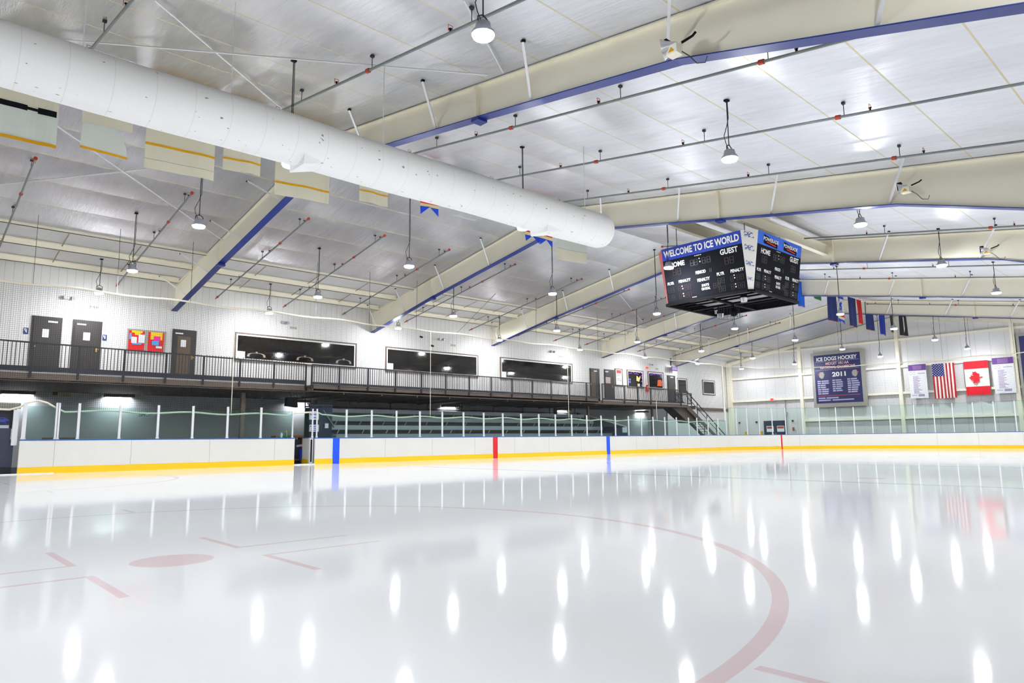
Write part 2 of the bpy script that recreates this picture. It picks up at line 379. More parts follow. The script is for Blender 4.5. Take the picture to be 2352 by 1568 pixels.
# end wall steel: columns, girts, rake (fixed parts of that wall)
for pt in ((1838, 850), (2065, 850), (2334, 850)):
    y = atx(*pt, XW-.2).y; MB().box((XW-.3, y-.13, -.02), (XW-.01, y+.13, roofz(y)-.25)).build('wall_column', M_CREAM, wend)
MB().box((XW-.45, YREC-.42, -.02), (XW-.01, YREC-.05, roofz(YREC)-.2)).build('wall_column', M_CREAM, wend)
yc = atx(1850, 960, XW).y
for (px, py), ya, yb in (((2150, 769), -17.9, YREC-.45), ((2100, 837), -17.9, YREC-.45), ((2110, 898), -17.9, YREC-.45), ((2150, 955), -17.9, yc)):
    z = atx(px, py, XW-.1).z
    mb = MB().box((XW-.2, ya, z-.012), (XW-.01, yb, z+.012)); mb.box((XW-.21, ya, z-.16), (XW-.19, yb, z+.012)); mb.build('girt', M_CREAM, wend)
for ya, yb in ((-17.9, YR), (YR, YREC)):
    MB().bar((XW-.14, ya, roofz(ya)-.17), (XW-.14, yb, roofz(yb)-.17), .26, .3, (1, 0, 0)).build('rake_beam', M_CREAM, wend)
# mezzanine floor slab
struct(MB().box((XB, YW-.3, ZD-.1), (XJ, YLOW, ZD)).build('floor_upper', M_BROWN))

# ------------------------------------------------------------------ steel roof frames
def beam_profile(i):
    near = {1: [(5.6, 9.42), (-2., 8.19), (-7.36, 7.27), (-12.1, 5.9), (-17.9, 4.2)]}.get(i, [(5.6, 9.3), (-7.35, 7.08), (-10.1, 6.25), (-17.9, 3.95)])
    far = [(YW-.02, 6.85) if i < 5 else (YREC-.02, 6.62), (13.9, 7.93)]
    return far+near
def zbot(i, y):
    p = beam_profile(i)
    for (a, za), (b, zb) in zip(p, p[1:]):
        if b <= y <= a: return zb+(za-zb)*(y-b)/(a-b)
    return p[-1][1]
STRY = [2.18, -1.19, -4.54, -7.9, -11.25, -14.6]+[9.02, 12.38, 15.74, 18.4]
BLAB = ['cream roof frame with blue underside right above the camera', 'cream roof frame with broad blue underside passing over the near ice, nearest in view', 'cream roof frame with blue lower edge, second from the camera, touching the duct end',
        'cream roof frame just behind the hanging scoreboard', 'cream roof frame beyond the scoreboard with blue flags before it', 'farthest cream roof frame, nearest the end wall']
for i, X in enumerate(BEAMX):
    t = thing('roof_frame', BLAB[i], 'roof beam', (X, YR, zbot(i, YR)), 'steel roof frames across the hall')
    prof = beam_profile(i); yl = prof[0][0]
    top = [(-17.9, roofz(-17.9)-.02), (YR, ZR-.02), (yl, roofz(yl)-.02)]
    MB().prism([(X-.008, y, z) for y, z in prof]+[(X-.008, y, z) for y, z in top], (.016, 0, 0)).build('web', M_CREAM, t)
    mb = MB()
    for (a, za), (b, zb) in zip(prof, prof[1:]):
        mb.prism([(X-.13, a, za-.022), (X-.13, b, zb-.022), (X-.13, b, zb), (X-.13, a, za)], (.26, 0, 0))
    mb.build('bottom_flange', M_FLANGE, t)
    mb = MB()
    for (a, za), (b, zb) in zip(top, top[1:]):
        mb.prism([(X-.1, a, za-.03), (X-.1, b, zb-.03), (X-.1, b, zb), (X-.1, a, za)], (.2, 0, 0))
    mb.build('top_flange', M_CREAM, t)
    for y in (-2.05, 13.9):
        MB().box((X-.12, y-.03, zbot(i, y)), (X+.12, y+.03, roofz(y)-.04)).build('stiffener', M_CREAM, t)
        MB().box((X-.14, y-.12, zbot(i, y)-.1), (X+.14, y+.12, zbot(i, y)-.022)).build('splice_plate', M_FLANGE, t)
    if i:
        for y in STRY:
            s = 1 if y < YR else -1
            yb = y+.76*s if i == 1 or y < YR else y+.5
            yb = min(yb, YW-.2)
            b = MB().bar((X-.98, y, roofz(y)-.01), (X-.03, yb, zbot(i, yb)+.03), .05, .05)
            br = b.build('flange_brace', M_ALU, t)
            MB().box((X-1.0, y-.03, roofz(y)-.045), (X-.93, y+.04, roofz(y)-.005)).build('brace_clip', M_BLACK, br)
        if i > 1:
            for y in (0.7, 3.0)[: 2 if i == 2 else 0]:
                MB().lathe((0, 0, 0), [(.01, 0)], 4) if False else None
# two short beams between frames that carry the scoreboard
for k, (pa, z0) in enumerate((((1490, 516), 0), ((1725, 512), 0))):
    yy = 1.05 if k == 0 else -1.75
    zt = roofz(yy)-.45
    t = thing('support_beam', ['cream steel beam above the scoreboard, over its welcome side far end', 'cream steel beam above the scoreboard, over the corner with blue emblems'][k], 'beam', (1, yy, zt), 'beams the scoreboard hangs from')
    x0, x1 = BEAMX[2]+.02, BEAMX[3]-.02
    MB().box((x0, yy-.006, zt-.2), (x1, yy+.006, zt+.2)).build('web', M_CREAM, t)
    MB().box((x0, yy-.1, zt-.225), (x1, yy+.1, zt-.2)).build('bottom_flange', M_CREAM, t)
    MB().box((x0, yy-.1, zt+.2), (x1, yy+.1, zt+.225)).build('top_flange', M_CREAM, t)

# brace rods in the first bay
rods = [((355, 0), (665, 265), -1, 'white steel brace rod crossing above the duct, steeper of the two over the near bay'), ((70, 85), (1120, 172), -1, 'white steel brace rod, long and nearly level, running to the nearest roof frame'),
        ((-40, 428), (337, 388), 1, 'white steel brace rod behind the torn cream banners, nearly level'), ((125, 285), (530, 565), 1, 'white steel brace rod slanting below the cream banners to the roof frame'), ((1065, 0), (1156, 167), -1, 'short white brace rod passing behind the brightest lamp')]
for n_, (a, b, s, lab) in enumerate(rods):
    p, q = roof(*a, s, .07+.045*(n_ % 2)), roof(*b, s, .07+.045*(n_ % 2))
    tag(MB().tube([p, q], .021, 6).build('brace_rod', M_ALU, None, (p+q)/2), lab, 'rod', 'brace rods under the roof')
tag(MB().tube([Vector((BEAMX[4]-9.7, 10.5, roofz(10.5)-.08)), Vector((BEAMX[4]-.2, 15.2, roofz(15.2)-.08))], .014, 6).build('brace_rod', M_ALU, None, (11, 13, 8.9)), 'thin white brace rod before the scoreboard left side, in the third bay', 'rod', 'brace rods under the roof')

# ------------------------------------------------------------------ sprinkler pipes
def pipe(x, ya, yb, lab, dz=.32):
    ym = (ya+yb)/2; P = lambda y, d=dz: Vector((x, y, roofz(y)-d))
    t = thing('sprinkler_pipe', lab, 'pipe', P(ym), 'sprinkler pipes under the roof')
    MB().tube([P(ya), P(yb)], .03, 8).build('pipe_run', M_GREYM, t)
    far = ya > YR
    e = ya if far else yb
    MB().tube([P(e-.02), P(e+.05)], .055, 8).build('end_cap', M_REDC, t)
    ys = [ya+.75+k*3.4 for k in range(9)] if far else [2.0-k*3.36 for k in range(5)]
    for y in ys:
        if not ya < y < yb: continue
        h = MB().tube([P(y), P(y, .01)], .009, 5).build('hanger_rod', M_DK, t)
        MB().box((x-.04, y-.03, roofz(y)-.05), (x+.04, y+.03, roofz(y)-.005)).build('hanger_clip', M_DK, h)
    for y in ([ya+.35+k*3.1 for k in range(4)] if far else [3.4, .2, -4.1, -8.6]):
        if not ya < y < yb: continue
        mb = MB().lathe(P(y, dz-.02), [(.02, 0), (.02, .05), (.035, .055), (.035, .065)], 8)
        hd = mb.build('sprinkler_head', M_BLACK, t)
        mb = MB(); q = P(y, dz-.02)
        for dx in (-.05, .05): mb.bar(q+Vector((dx, 0, 0)), q+Vector((dx, 0, .13)), .008)
        mb.bar(q+Vector((-.05, 0, .13)), q+Vector((.05, 0, .13)), .008); mb.build('wire_guard', M_REDC, hd)
    for y in ([ya+2.45, yb-.25] if far else [-1.2, -7.95]):
        if ya < y < yb: MB().tube([P(y-.05), P(y+.05)], .052, 8).build('coupling', M_REDC, t)
PX = [-20.42, -16.05, -11.87, -8.55, -5.25, -1.3, 3.45, 7.43, 10.95, 14.2, 20.4, 25.2]
for k, x in enumerate(PX):
    if k != 5: pipe(x, -14.2, 4.95 if 5 < k < 10 else 3.9, f'grey sprinkler pipe on the near roof slope, {ORD[k if k < 5 else k-1]} from the near end')
    pipe(x, 10.05, 19.42, f'grey red-ended sprinkler pipe on the far roof slope, {ORD[k]} from the near end')

# ------------------------------------------------------------------ white fabric air duct
DY, DZ, DR = -1.2, 6.74, .485
xe = aty(1389, 520, DY).x
t = thing('fabric_duct', 'long white fabric air duct hanging below the roof', 'duct', (-15, DY, DZ))
p = [(-34, 1)]+[(x, 1) for x in [-33+.6*i for i in range(int((xe-.34+33)/.6))]]+[(xe-.32, 1), (xe-.2, .975), (xe-.1, .9), (xe-.04, .78), (xe-.01, .5), (xe, .05)]
MB().tube([(x, DY, DZ+.012*sin(x*1.3)) for x, r in p], [DR*r for x, r in p], 40).build('duct_tube', M_DUCT, t, smooth=True)
for pa in ((133, 0), (537, 8), (885.5, 144.6), (1347, 333.7)):
    q = roof(*pa, -1); MB().tube([(q.x, DY, roofz(DY)-.012), (q.x, DY, DZ+DR-.02)], .009, 5).build('support_cable', M_ALU, t)
for (xa, ya_), (xb, yb_) in (((681, 386), (765, 392)), ((1238, 537), (1302, 541))):
    a, b = aty(xa, ya_, DY), aty(xb, yb_, DY)
    mb = MB(); zt = DZ-DR*.55
    mb.add([(a.x, DY-.35, zt), (a.x, DY+.35, zt), (b.x+.15, DY+.25, zt), (b.x+.15, DY-.25, zt), (a.x, DY-.3, a.z), (a.x, DY+.3, a.z)], [(0, 4, 5, 1), (0, 3, 4), (1, 5, 2), (4, 3, 2, 5)])
    mb.build('air_scoop', M_DUCT, t)

def pix(P):
    d = Vector(P)-CAM; k = d.dot(FW); return 1176+FPX*d.dot(R2)/k, 784-FPX*d.dot(U2)/k

# ------------------------------------------------------------------ hanging lamps
LZ = 6.93
LX = [-24.1, -17.0, -9.95, -2.78, 4.53, 11.85, 19.15, 26.3, 33.3]
LROW = [(17.8, 'beside the mezzanine wall'), (12.95, 'over the far boards'), (6.2, 'just past the roof ridge'), (.42, 'in line behind the duct'), (-6.15, 'in the row nearest the camera'), (-12.7, 'above the near boards')]
for y, where in LROW:
    proto = None
    for k, x in enumerate(LX):
        lab = f'lit high bay lamp, {ORD[k]} from the near end {where}'
        if proto is None:
            zr = roofz(y) if y < YBL else roofz(y)+.12
            t = proto = thing('high_bay_lamp', lab, 'lamp', (x, y, LZ-.05), 'high bay lamps hanging over the rink')
            MB().lathe((x, y, LZ), [(.1, -.052), (.15, -.038), (.166, -.012), (.168, .004)], 16).build('lens', M_LENS, t, smooth=True)
            MB().lathe((x, y, LZ), [(.17, .004), (.18, .004), (.18, .02), (.172, .05), (.13, .09), (.11, .19), (.06, .21)], 16).build('housing', M_HOUS, t, smooth=True)
            mb = MB(); mb.tube([(x-.1, y, LZ+.17), (x-.1, y, LZ+.27), (x-.03, y, LZ+.31), (x, y, LZ+.33)], .012, 5); mb.tube([(x+.1, y, LZ+.17), (x+.1, y, LZ+.27), (x+.03, y, LZ+.31), (x, y, LZ+.33)], .012, 5)
            mb.build('hanging_bracket', M_DK, t)
            MB().tube([(x, y, LZ+.3), (x, y, zr)], .012, 5).build('chain', M_DK, t)
            MB().tube([(x+.03, y, zr), (x+.035, y, LZ+.95), (x-.02, y+.02, LZ+.75), (x-.12, y+.04, LZ+.5), (x-.1, y+.02, LZ+.36), (x-.03, y, LZ+.2)], .009, 5).build('power_cord', M_DK, t)
            MB().box((x-.05, y-.045, zr-.035), (x+.06, y+.045, zr)).build('mounting_box', M_BLACK, t)
        else:
            dup(proto, (x, y, LZ-.05), lab)

# ------------------------------------------------------------------ banners along the ridge
BY = 4.2
def banner(name, lab, cat, x0, x1, zb0, zb1, parts, grp, ph=0., amp=.035, zt=9.97, Y=BY):
    """parts: list of (part name, material, lower fraction, upper fraction) on cloth hanging from zt to zb"""
    t = thing(name, lab, cat, ((x0+x1)/2, Y, zt), grp)
    def P(a, b, h=0.):
        zb = zb0+(zb1-zb0)*a
        return Vector((x0+(x1-x0)*a, Y-h+amp*(1-b)*(sin(5*a+ph)+.5*sin(11*a+2*ph)), zb+(zt-zb)*b))
    for nm, m, b0, b1, h in parts:
        n = 12; mb = MB(); r = 4 if b1-b0 > .2 else 1
        for i in range(n):
            for j in range(r):
                a, a2, c, c2 = i/n, (i+1)/n, b0+(b1-b0)*j/r, b0+(b1-b0)*(j+1)/r
                mb.face([P(a, c, h), P(a2, c, h), P(a2, c2, h), P(a, c2, h)])
        mb.build(nm, m, t)
    MB().tube([(x0-.05, Y, zt+.01), (x1+.05, Y, zt+.01)], .014, 6).build('hanging_pole', M_ALU, t)
    for x in (x0+.1, x1-.1): MB().tube([(x, Y, zt), (x, Y, roofz(Y)-.01)], .006, 4).build('hanging_cord', M_DK, t)
    return t, P
def bx_(bl, br): a, b = aty(*bl, BY), aty(*br, BY); return a.x, b.x, a.z, b.z
GB = 'cream banners behind the duct'
x0, x1, z0, z1 = bx_((-25, 305), (127, 343)); zf = lambda px, py, zb: (aty(px, py, BY).z-zb)/(9.93-zb)
t, P = banner('championship_banner', 'large cream banner mended with black tape, gold hem at its bottom', 'banner', x0, x1, z0, z1, [('upper_cloth', M_CLOTH, .31, 1, 0), ('lower_cloth', M_CLOTHG, 0, .31, 0), ('gold_hem', M_GOLD, 0, .03, .012)], GB, .3)
mb = MB()
for a, b, w in ((.02, .52, .075), (.5, .72, .04), (.68, .97, .085)):
    for i in range(6):
        a0, a1 = a+(b-a)*i/6, a+(b-a)*(i+1)/6; mb.face([P(a0, .31-w/3, .015), P(a1, .31-w/3, .015), P(a1, .31+w/3, .015), P(a0, .31+w/3, .015)])
mb.build('black_tape', M_BLACK, t)
x0, x1, z0, z1 = bx_((183, 337), (291, 366))
t = thing('championship_banner', 'cream banner with its lower half torn away at one corner', 'banner', ((x0+x1)/2, BY, 9.93), GB)
xt = x1+.08
mb = MB(); zc = aty(190, 282, BY).z; zc2 = aty(297, 303, BY).z
mb.face([(x0, BY, zc), (xt, BY, zc2), (xt, BY, 9.93), (x0, BY, 9.93)]).build('upper_cloth', M_CLOTH, t)
mb = MB(); q = [aty(*p, BY) for p in ((190, 281), (266, 297), (275, 310), (284, 327), (290, 344), (291, 362), (183, 335))]
mb.face([(p.x, BY-.02, p.z) for p in reversed(q)]).build('torn_lower_cloth', M_CLOTHG, t)
mb = MB(); mb.face([(x0, BY-.03, z0-.02), (x1, BY-.03, z1-.02), (x1, BY-.03, z1+.04), (x0, BY-.03, z0+.04)]).build('gold_hem', M_GOLD, t)
MB().tube([(x0-.05, BY, 9.94), (xt+.05, BY, 9.94)], .014, 6).build('hanging_pole', M_ALU, t)
for bl, br, gl, lab, ph in (((331, 383), (490, 416), (338, 328), 'wide cream banner with one gold band and a seam below it', .9), ((512, 388), (598, 404), (514, 362), 'small square cream banner with a gold band, beside the lamp under the duct', 1.7),
                        ((630, 446), (756, 468), (632, 417), 'wide cream banner with a gold band behind the glowing lamp', 2.4), ((825, 461), (891, 475), (828, 437), 'narrow cream banner with a sagging gold band', 3.3)):
    x0, x1, z0, z1 = bx_(bl, br); g = zf(*gl, z0)
    banner('championship_banner', lab, 'banner', x0, x1, z0, z1, [('cloth', M_CLOTH, 0, 1, 0), ('gold_band', M_GOLD, g-.013, g+.013, .012), ('top_hem', M_GOLD, .965, 1, .012)]+([('stitched_seam', M_GREYF, g-.16, g-.155, .012)] if ph < 1 else []), GB, ph)
x0, x1, z0, z1 = bx_((1039, 495), (1093, 507))
banner('championship_banner', 'plain pale banner beyond the red, cream and blue pennant', 'banner', x0, x1, z0, z1, [('cloth', mat('pale_grey_cloth', (214, 214, 214), .85), 0, 1, 0), ('lower_hem', M_PAPER, 0, .02, .012)], GB, 4)
x0, x1, z0, z1 = bx_((1279, 596), (1348, 606))
banner('championship_banner', 'cream banner with pale upper part, hanging just before the duct end', 'banner', x0, x1, z0, z1, [('upper_cloth', M_CLOTHG, .2, 1, 0), ('lower_cloth', M_CLOTH, 0, .2, 0), ('stitched_seam', M_GREYF, .2, .206, .012)], GB, 5)
M_PBLUE = mat('pennant_blue', (28, 72, 214), .75); M_PRED = mat('pennant_red', (234, 20, 24), .75); M_PCRM = mat('pennant_cream', (238, 222, 168), .75)
def pennant(lab, pts, red, cream, dY):
    """pts: TL TR of the blue tail, tip left, tip right, notch (pixels); red / cream: pixel heights of the bands' upper edges at the left"""
    a, b, c, d, nn = [aty(*p, BY-.1-dY) for p in pts]; Y = BY-.1-dY
    t = thing('award_pennant', lab, 'pennant', ((a.x+b.x)/2, Y, 9.9), 'swallow-tailed pennants behind the duct')
    zr, zc = aty(pts[0][0], red, Y).z, aty(pts[0][0], cream, Y).z
    s = b.z-a.z
    q = lambda zl, zh, m, nm: MB().face([(a.x, Y, zl), (b.x, Y, zl+s), (b.x, Y, zh+s), (a.x, Y, zh)]).build(nm, m, t)
    q(zr, 9.9, M_PAPER, 'white_field'); MB().face([(a.x, Y-.01, 9.82), (b.x, Y-.01, 9.82), (b.x, Y-.01, 9.9), (a.x, Y-.01, 9.9)]).build('red_hem', M_PRED, t); q(zc, zr, M_PRED, 'red_band'); q(a.z, zc, M_PCRM, 'cream_band')
    mb = MB(); mb.face([(c.x, Y, c.z), (nn.x, Y, nn.z), (nn.x, Y, (a.z+b.z)/2), (a.x, Y, a.z)]); mb.face([(nn.x, Y, nn.z), (d.x, Y, d.z), (b.x, Y, b.z), (nn.x, Y, (a.z+b.z)/2)]); mb.build('blue_tail', M_PBLUE, t)
    fc = Face((a.x, Y, zr), (b.x-a.x, 0, s), (0, 0, 1)); mb = MB()
    fc.text(mb, 'Gold Medal Winner', .12, .06, .9, .14, .012); fc.text(mb, 'Ice World', .3, .2, .7, .28, .012) if False else None
    mb.build('lettering', M_PBLUE, t)
    MB().tube([(a.x-.04, Y, 9.91), (b.x+.04, Y, 9.91)], .012, 6).build('hanging_pole', M_ALU, t)
pennant('red, cream and blue swallow-tailed pennant hanging alone below the duct', ((965, 472), (1007, 480), (966, 491), (1007, 498), (988, 475)), 456, 465, 0)
pennant('swallow-tailed pennant partly hidden by the lamp, its mate overlapping it', ((1206, 538), (1239, 545), (1208, 553), (1240, 561), (1223, 542)), 522, 531, 0)
pennant('swallow-tailed pennant overlapping its mate, beside a long lamp cord', ((1239, 545), (1269, 554), (1241, 561), (1269, 570), (1255, 551)), 528, 538, .06)

# flags hung along the far end of the ridge
M_FBLUE = mat('bright_blue_flag', (16, 100, 226), .8); M_FGRN = mat('green_flag', (14, 110, 62), .8); M_FRED = mat('red_flag', (206, 20, 40), .8); M_FBLK = mat('black_flag', (30, 32, 34), .8); M_FROY = mat('royal_blue_flag', (18, 50, 160), .8)
GF = 'flags hanging at the far end of the ridge'
for bl, br, m, lab, ex in (((1833, 703), (1850, 706), M_FBLUE, 'bright blue flag at the edge of the scoreboard', 0), ((1808, 697), (1825, 699), M_FBLUE, 'bright blue flag almost hidden behind the scoreboard', 0), ((1862, 680), (1887, 691), M_FGRN, 'green flag, mostly hidden by a roof frame', 0),
                    ((1904, 735), (1925, 741), M_NAVYC, 'navy flag behind a lamp, next to the striped pennant', 0), ((1952, 748), (1970, 753), M_NAVYC, 'navy flag with gold hem beside the red flag', 1), ((1971, 740), (1982, 745), M_FRED, 'narrow red flag beside a navy flag', 1),
                    ((1991, 756), (2008, 761), M_NAVYC, 'navy flag with gold hem, standing free past the red flag', 1), ((2022, 767), (2036, 771), M_FROY, 'royal blue flag with gold hem near the black flags', 1), ((2046, 762), (2053, 764), M_FBLK, 'black flag half behind a wall column', 0), ((2068, 769), (2085, 772), M_FBLK, 'black flag with a white streak, last of the flag row', 2)):
    x0, x1, z0, z1 = bx_(bl, br)
    t, P = banner('hanging_flag', lab, 'flag', x0, x1, z0, z1, [('cloth', m, 0, 1, 0)]+([('gold_hem', M_ORANGE, 0, .014, .02)] if ex < 2 else [])+([('white_streak', M_PAPER, .2, .75, .02)] if 0 else []), GF, x0, .05, zt=9.9)
    if ex == 2:
        MB().face([P(.5, .12, .04), P(.62, .3, .04), P(.6, .85, .04), P(.42, .85, .04), P(.46, .4, .04)]).build('white_streak', M_PAPER, t)
x0, x1, z0, z1 = bx_((1928, 738), (1941, 745))
t, P = banner('striped_pennant', 'white, blue and red pennant squeezed between navy flags and a lamp', 'pennant', x0, x1, z0, z1, [('white_field', M_PAPER, .3, 1, 0), ('red_band', M_PRED, .2, .3, 0), ('cream_band', M_PCRM, .12, .2, 0), ('blue_band', M_PBLUE, .8, .88, .02)], GF, 1)
mb = MB(); mb.face([P(0, 0), P(.5, .06), P(.5, .12), P(0, .12)]); mb.face([P(.5, .06), P(1, 0), P(1, .12), P(.5, .12)]); mb.build('blue_tail', M_PBLUE, t)
mb = MB(); Face(P(0, .35, .02), P(1, .35, .02)-P(0, .35, .02), Vector((0, 0, 1))).stroke(mb, [(.3, .1), (.7, .3), (.3, .45), (.65, .65)], .2, 0); mb.build('emblem', M_PBLUE, t)

# ------------------------------------------------------------------ scoreboard
zb = 5.87
bl, br, cbr, rbr = [atz(*p, zb) for p in ((1537, 697), (1716, 664), (1731, 665), (1826, 694))]
xl, yr = (bl.x+br.x)/2, (cbr.y+rbr.y)/2
Lf = (abs(bl.y-br.y)+abs(rbr.x-cbr.x))/2; c0 = ((cbr.x-xl)+(br.y-yr))/2; H0 = Lf/2+c0; tilt = .3; c1 = c0+tilt; H1 = H0+tilt
sx, sy = (xl+(rbr.x+c0))/2, (yr+(bl.y+c0))/2
zt = atx(1609, 551, sx-H1).z
sb = thing('scoreboard', 'black four sided scoreboard with blue header hanging over centre ice', 'scoreboard', (sx, sy, zb))
def ringpts(H, c, z): l = H-c; return [(sx-H, sy+l, z), (sx-H, sy-l, z), (sx-l, sy-H, z), (sx+l, sy-H, z), (sx+H, sy-l, z), (sx+H, sy+l, z), (sx+l, sy+H, z), (sx-l, sy+H, z)]
lo, hi = ringpts(H0, c0, zb), ringpts(H1, c1, zt)
HB = .78
def seg7(fc, mb, a, b, w, h, k=0):
    s = w*.2
    for p in ([(0, 0), (w, 0)], [(0, h/2), (w, h/2)], [(0, h), (w, h)], [(0, 0), (0, h)], [(w, 0), (w, h)]): fc.stroke(mb, [(a+p[0][0], b+p[0][1]), (a+p[1][0], b+p[1][1])], s, .012, k)
for k, nm in ((0, 'welcome'), (2, 'sponsor'), (4, 'welcome'), (6, 'sponsor')):
    o, u, v = Vector(lo[k]), Vector(lo[(k+1) % 8])-Vector(lo[k]), Vector(hi[k])-Vector(lo[k]); fc = Face(o, u, v)
    pn = fc.rect(MB(), 0, 0, 1, HB, 0, 0, -.06).build('score_panel', M_SBLK, sb)
    hd = fc.rect(MB(), 0, HB, 1, 1, 0, 0, -.05).build('header_sign', M_SBLU if nm == 'welcome' else M_SBRT, sb)
    if nm == 'welcome':
        mb = MB(); fc.text(mb, 'WELCOME TO ICE WORLD', .025, .83, .975, .955, .012, .035); mb.build('lettering', M_WHITE, hd)
    else:
        for a in (.13, .58):
            mb = MB(); fc.poly(mb, [(a, .815), (a+.3, .795), (a+.3, .9), (a, .965)], .012); mb.build('sponsor_patch', M_SBLK, hd)
            mb = MB(); fc.text(mb, 'POWERADE', a-.015, .865, a+.315, .93, .02, .03); mb.build('lettering', M_WHITE, hd)
            mb = MB(); fc.poly(mb, [(a+.06, .84), (a+.25, .815), (a+.27, .835), (a+.06, .86)], .02); mb.build('red_swoosh', M_PRED, hd)
    mb = MB()
    for tx, r in () if k > 2 else (('HOME', (.085, .635, .285, .725)), ('GUEST', (.735, .66, .945, .755)), ('PERIOD', (.41, .425, .535, .48)), ('PLYR', (.03, .33, .115, .38)), ('PENALTY', (.18, .335, .335, .385)), ('PLYR', (.665, .325, .755, .38)), ('PENALTY', (.83, .33, .985, .385)), ('PENALTY', (.42, .288, .575, .343)), ('SHOTS', (.465, .19, .555, .235)), ('ON GOAL', (.458, .128, .565, .175))):
        q = MB(); fc.text(q, tx, *r, bold=.03); q.build('lettering', M_WHITE, pn)
    for a, b in ((.475, .69), (.48, .635), (.865, .282), (.868, .237), (.868, .132), (.87, .085), (.215, .27), (.22, .225), (.22, .135), (.223, .09)): fc.rect(MB(), a-.006, b-.01, a+.006, b+.01, .012).build('colon_dot', M_WHITE, pn) if k < 4 else None
    if k > 2: continue
    for a in (.42, .445, .465, .49): fc.rect(mb, a, .745, a+.016, .757, .012)
    mb.build('small_print', M_WHITE, pn); mb = MB()
    for a in (.33, .35, .37): fc.rect(mb, a, .035, a+.014, .046, .012)
    mb.build('small_print', M_WHITE, pn)
    dg = lambda *q: (lambda b_: (seg7(fc, b_, *q[:4]), b_.build(q[4], q[5], pn)))(MB())
    for a in (.78, .84, .12, .18): dg(a, .49, .04, .11, 'red_digit', M_LEDR)
    for a in (.585,): dg(a, .42, .022, .06, 'red_digit', M_LEDR)
    for b in (.19, .05):
        for a in (.82, .895, .94, .165, .25, .295): dg(a, b, .028, .09, 'red_digit', M_LEDR)
    for a in (.61, .66): dg(a, .13, .028, .08, 'red_digit', M_LEDR)
    for a in (.36, .41, .51, .57): dg(a, .59, .038, .1, 'green_digit', M_LEDG)
    for b in (.19, .05):
        for a in (.03, .075, .67, .715): dg(a, b, .028, .09, 'green_digit', M_LEDG)
for k, m in ((1, M_BOARD), (3, M_OGREY), (5, M_BOARD), (7, mat('coral_panel', (206, 92, 82), .5))):
    o, u, v = Vector(lo[k]), Vector(lo[(k+1) % 8])-Vector(lo[k]), Vector(hi[k])-Vector(lo[k]); o2, u2 = Vector(hi[k]), Vector(hi[(k+1) % 8])-Vector(hi[k])
    n = u.cross(v).normalized()
    pn = MB().prism([o, o+u, o2+u2, o2], -n*.05).build('corner_panel', m, sb)
    if k == 1:
        mid = lambda b: (o+u/2)*(1-b)+(o2+u2/2)*b
        for b, s in ((.86, .34), (.64, .33), (.39, .27), (.15, .18)):
            fc = Face(mid(b)-u.normalized()*s/2, u.normalized()*s, v.normalized()*s); mb = MB()
            # hound shaped emblem: nose, back, body, tail and stick
            fc.poly(mb, [(.3, .52), (.42, .62), (.46, .5), (.38, .42)], .012); fc.stroke(mb, [(.02, .55), (.12, .78), (.2, .62), (.3, .6)], .05); fc.stroke(mb, [(.02, .35), (.2, .4), (.45, .36), (.62, .45), (.78, .55), (.86, .42)], .07)
            fc.stroke(mb, [(.4, .62), (.6, .64), (.82, .5)], .03)
            for a in (.08, .22, .42, .56): fc.stroke(mb, [(a, .4), (a-.03, .2)], .05)
            fc.poly(mb, [(.4, .2), (.54, .24), (.52, .12), (.42, .1)], .012); fc.stroke(mb, [(.54, .18), (.74, .02), (.82, .06), (.95, .0)], .03); fc.poly(mb, [(.8, 0), (.95, .06), (.93, .14), (.82, .1)], .012)
            mb.build('blue_emblem', M_SBLU, pn)
mb = MB()
for a, b in zip(lo, lo[1:]+lo[:1]): mb.bar(Vector(a)+Vector((0, 0, -.03)), Vector(b)+Vector((0, 0, -.03)), .12, .08)
mb.build('bottom_frame', M_BLACK, sb)
mb = MB(); e = H0-.03
for d in (0,): mb.bar((sx-e, sy+d, zb-.02), (sx+e, sy+d, zb-.02), .14, .08); mb.bar((sx+d, sy-e, zb-.021), (sx+d, sy+e, zb-.021), .14, .078)
mb.build('cross_frame', M_BLACK, sb)
mb = MB()
for d in (-.9, -.45, .45, .9): mb.bar((sx+d, sy-e, zb+.06), (sx+d, sy+e, zb+.06), .06, .06)
mb.build('inner_rail', M_BLACK, sb)
MB().add([(x, y, zb+.28) for x, y, z in ringpts(H0-.02, c0, 0)], [tuple(range(8))]).build('inner_tray', mat('grey_tray', (176, 170, 172), .5), sb)
MB().lathe((sx+.1, sy, zb-.06), [(.02, .02), (.02, -.1), (.06, -.11), (.12, -.16), (.155, -.24), (.155, -.29), (.12, -.37), (.06, -.42), (.01, -.43)], 16).build('hanging_speaker_ball', M_BLACK, sb, smooth=True)
for dx, dy in ((-H0+.35, -H0+.5), (.75, .95)):
    p = Vector((sx+dx, sy+dy, zb-.08)); q = MB().lathe(p, [(.02, .02), (.12, 0), (.13, -.1)], 10).build('effect_lamp', M_BLACK, sb)
    MB().lathe(p, [(.125, -.1), (.11, -.24), (.02, -.25)], 10).build('silver_reflector', mat('silver_reflector', (170, 170, 176), .25, .8), q)
mb = MB()
for i in range(18):
    a = 2*pi*i/18; mb.tube([(sx+.2+.36*cos(a), sy+.25+.36*sin(a), zb-.06), (sx+.2+.4*cos(a), sy+.25+.4*sin(a), zb-.5)], .005, 4)
mb.tube([(sx+.2+.4*cos(2*pi*i/24), sy+.25+.4*sin(2*pi*i/24), zb-.5) for i in range(25)], .006, 4)
mb.build('wire_cage', M_DK, sb)
for yy in (1.05, -1.75):
    for x in (sx-1.3, sx+1.3): MB().tube([(x, yy, zt-.4), (x, yy, roofz(yy)-.68)], .014, 6).build('hanging_rod', M_DK, sb)
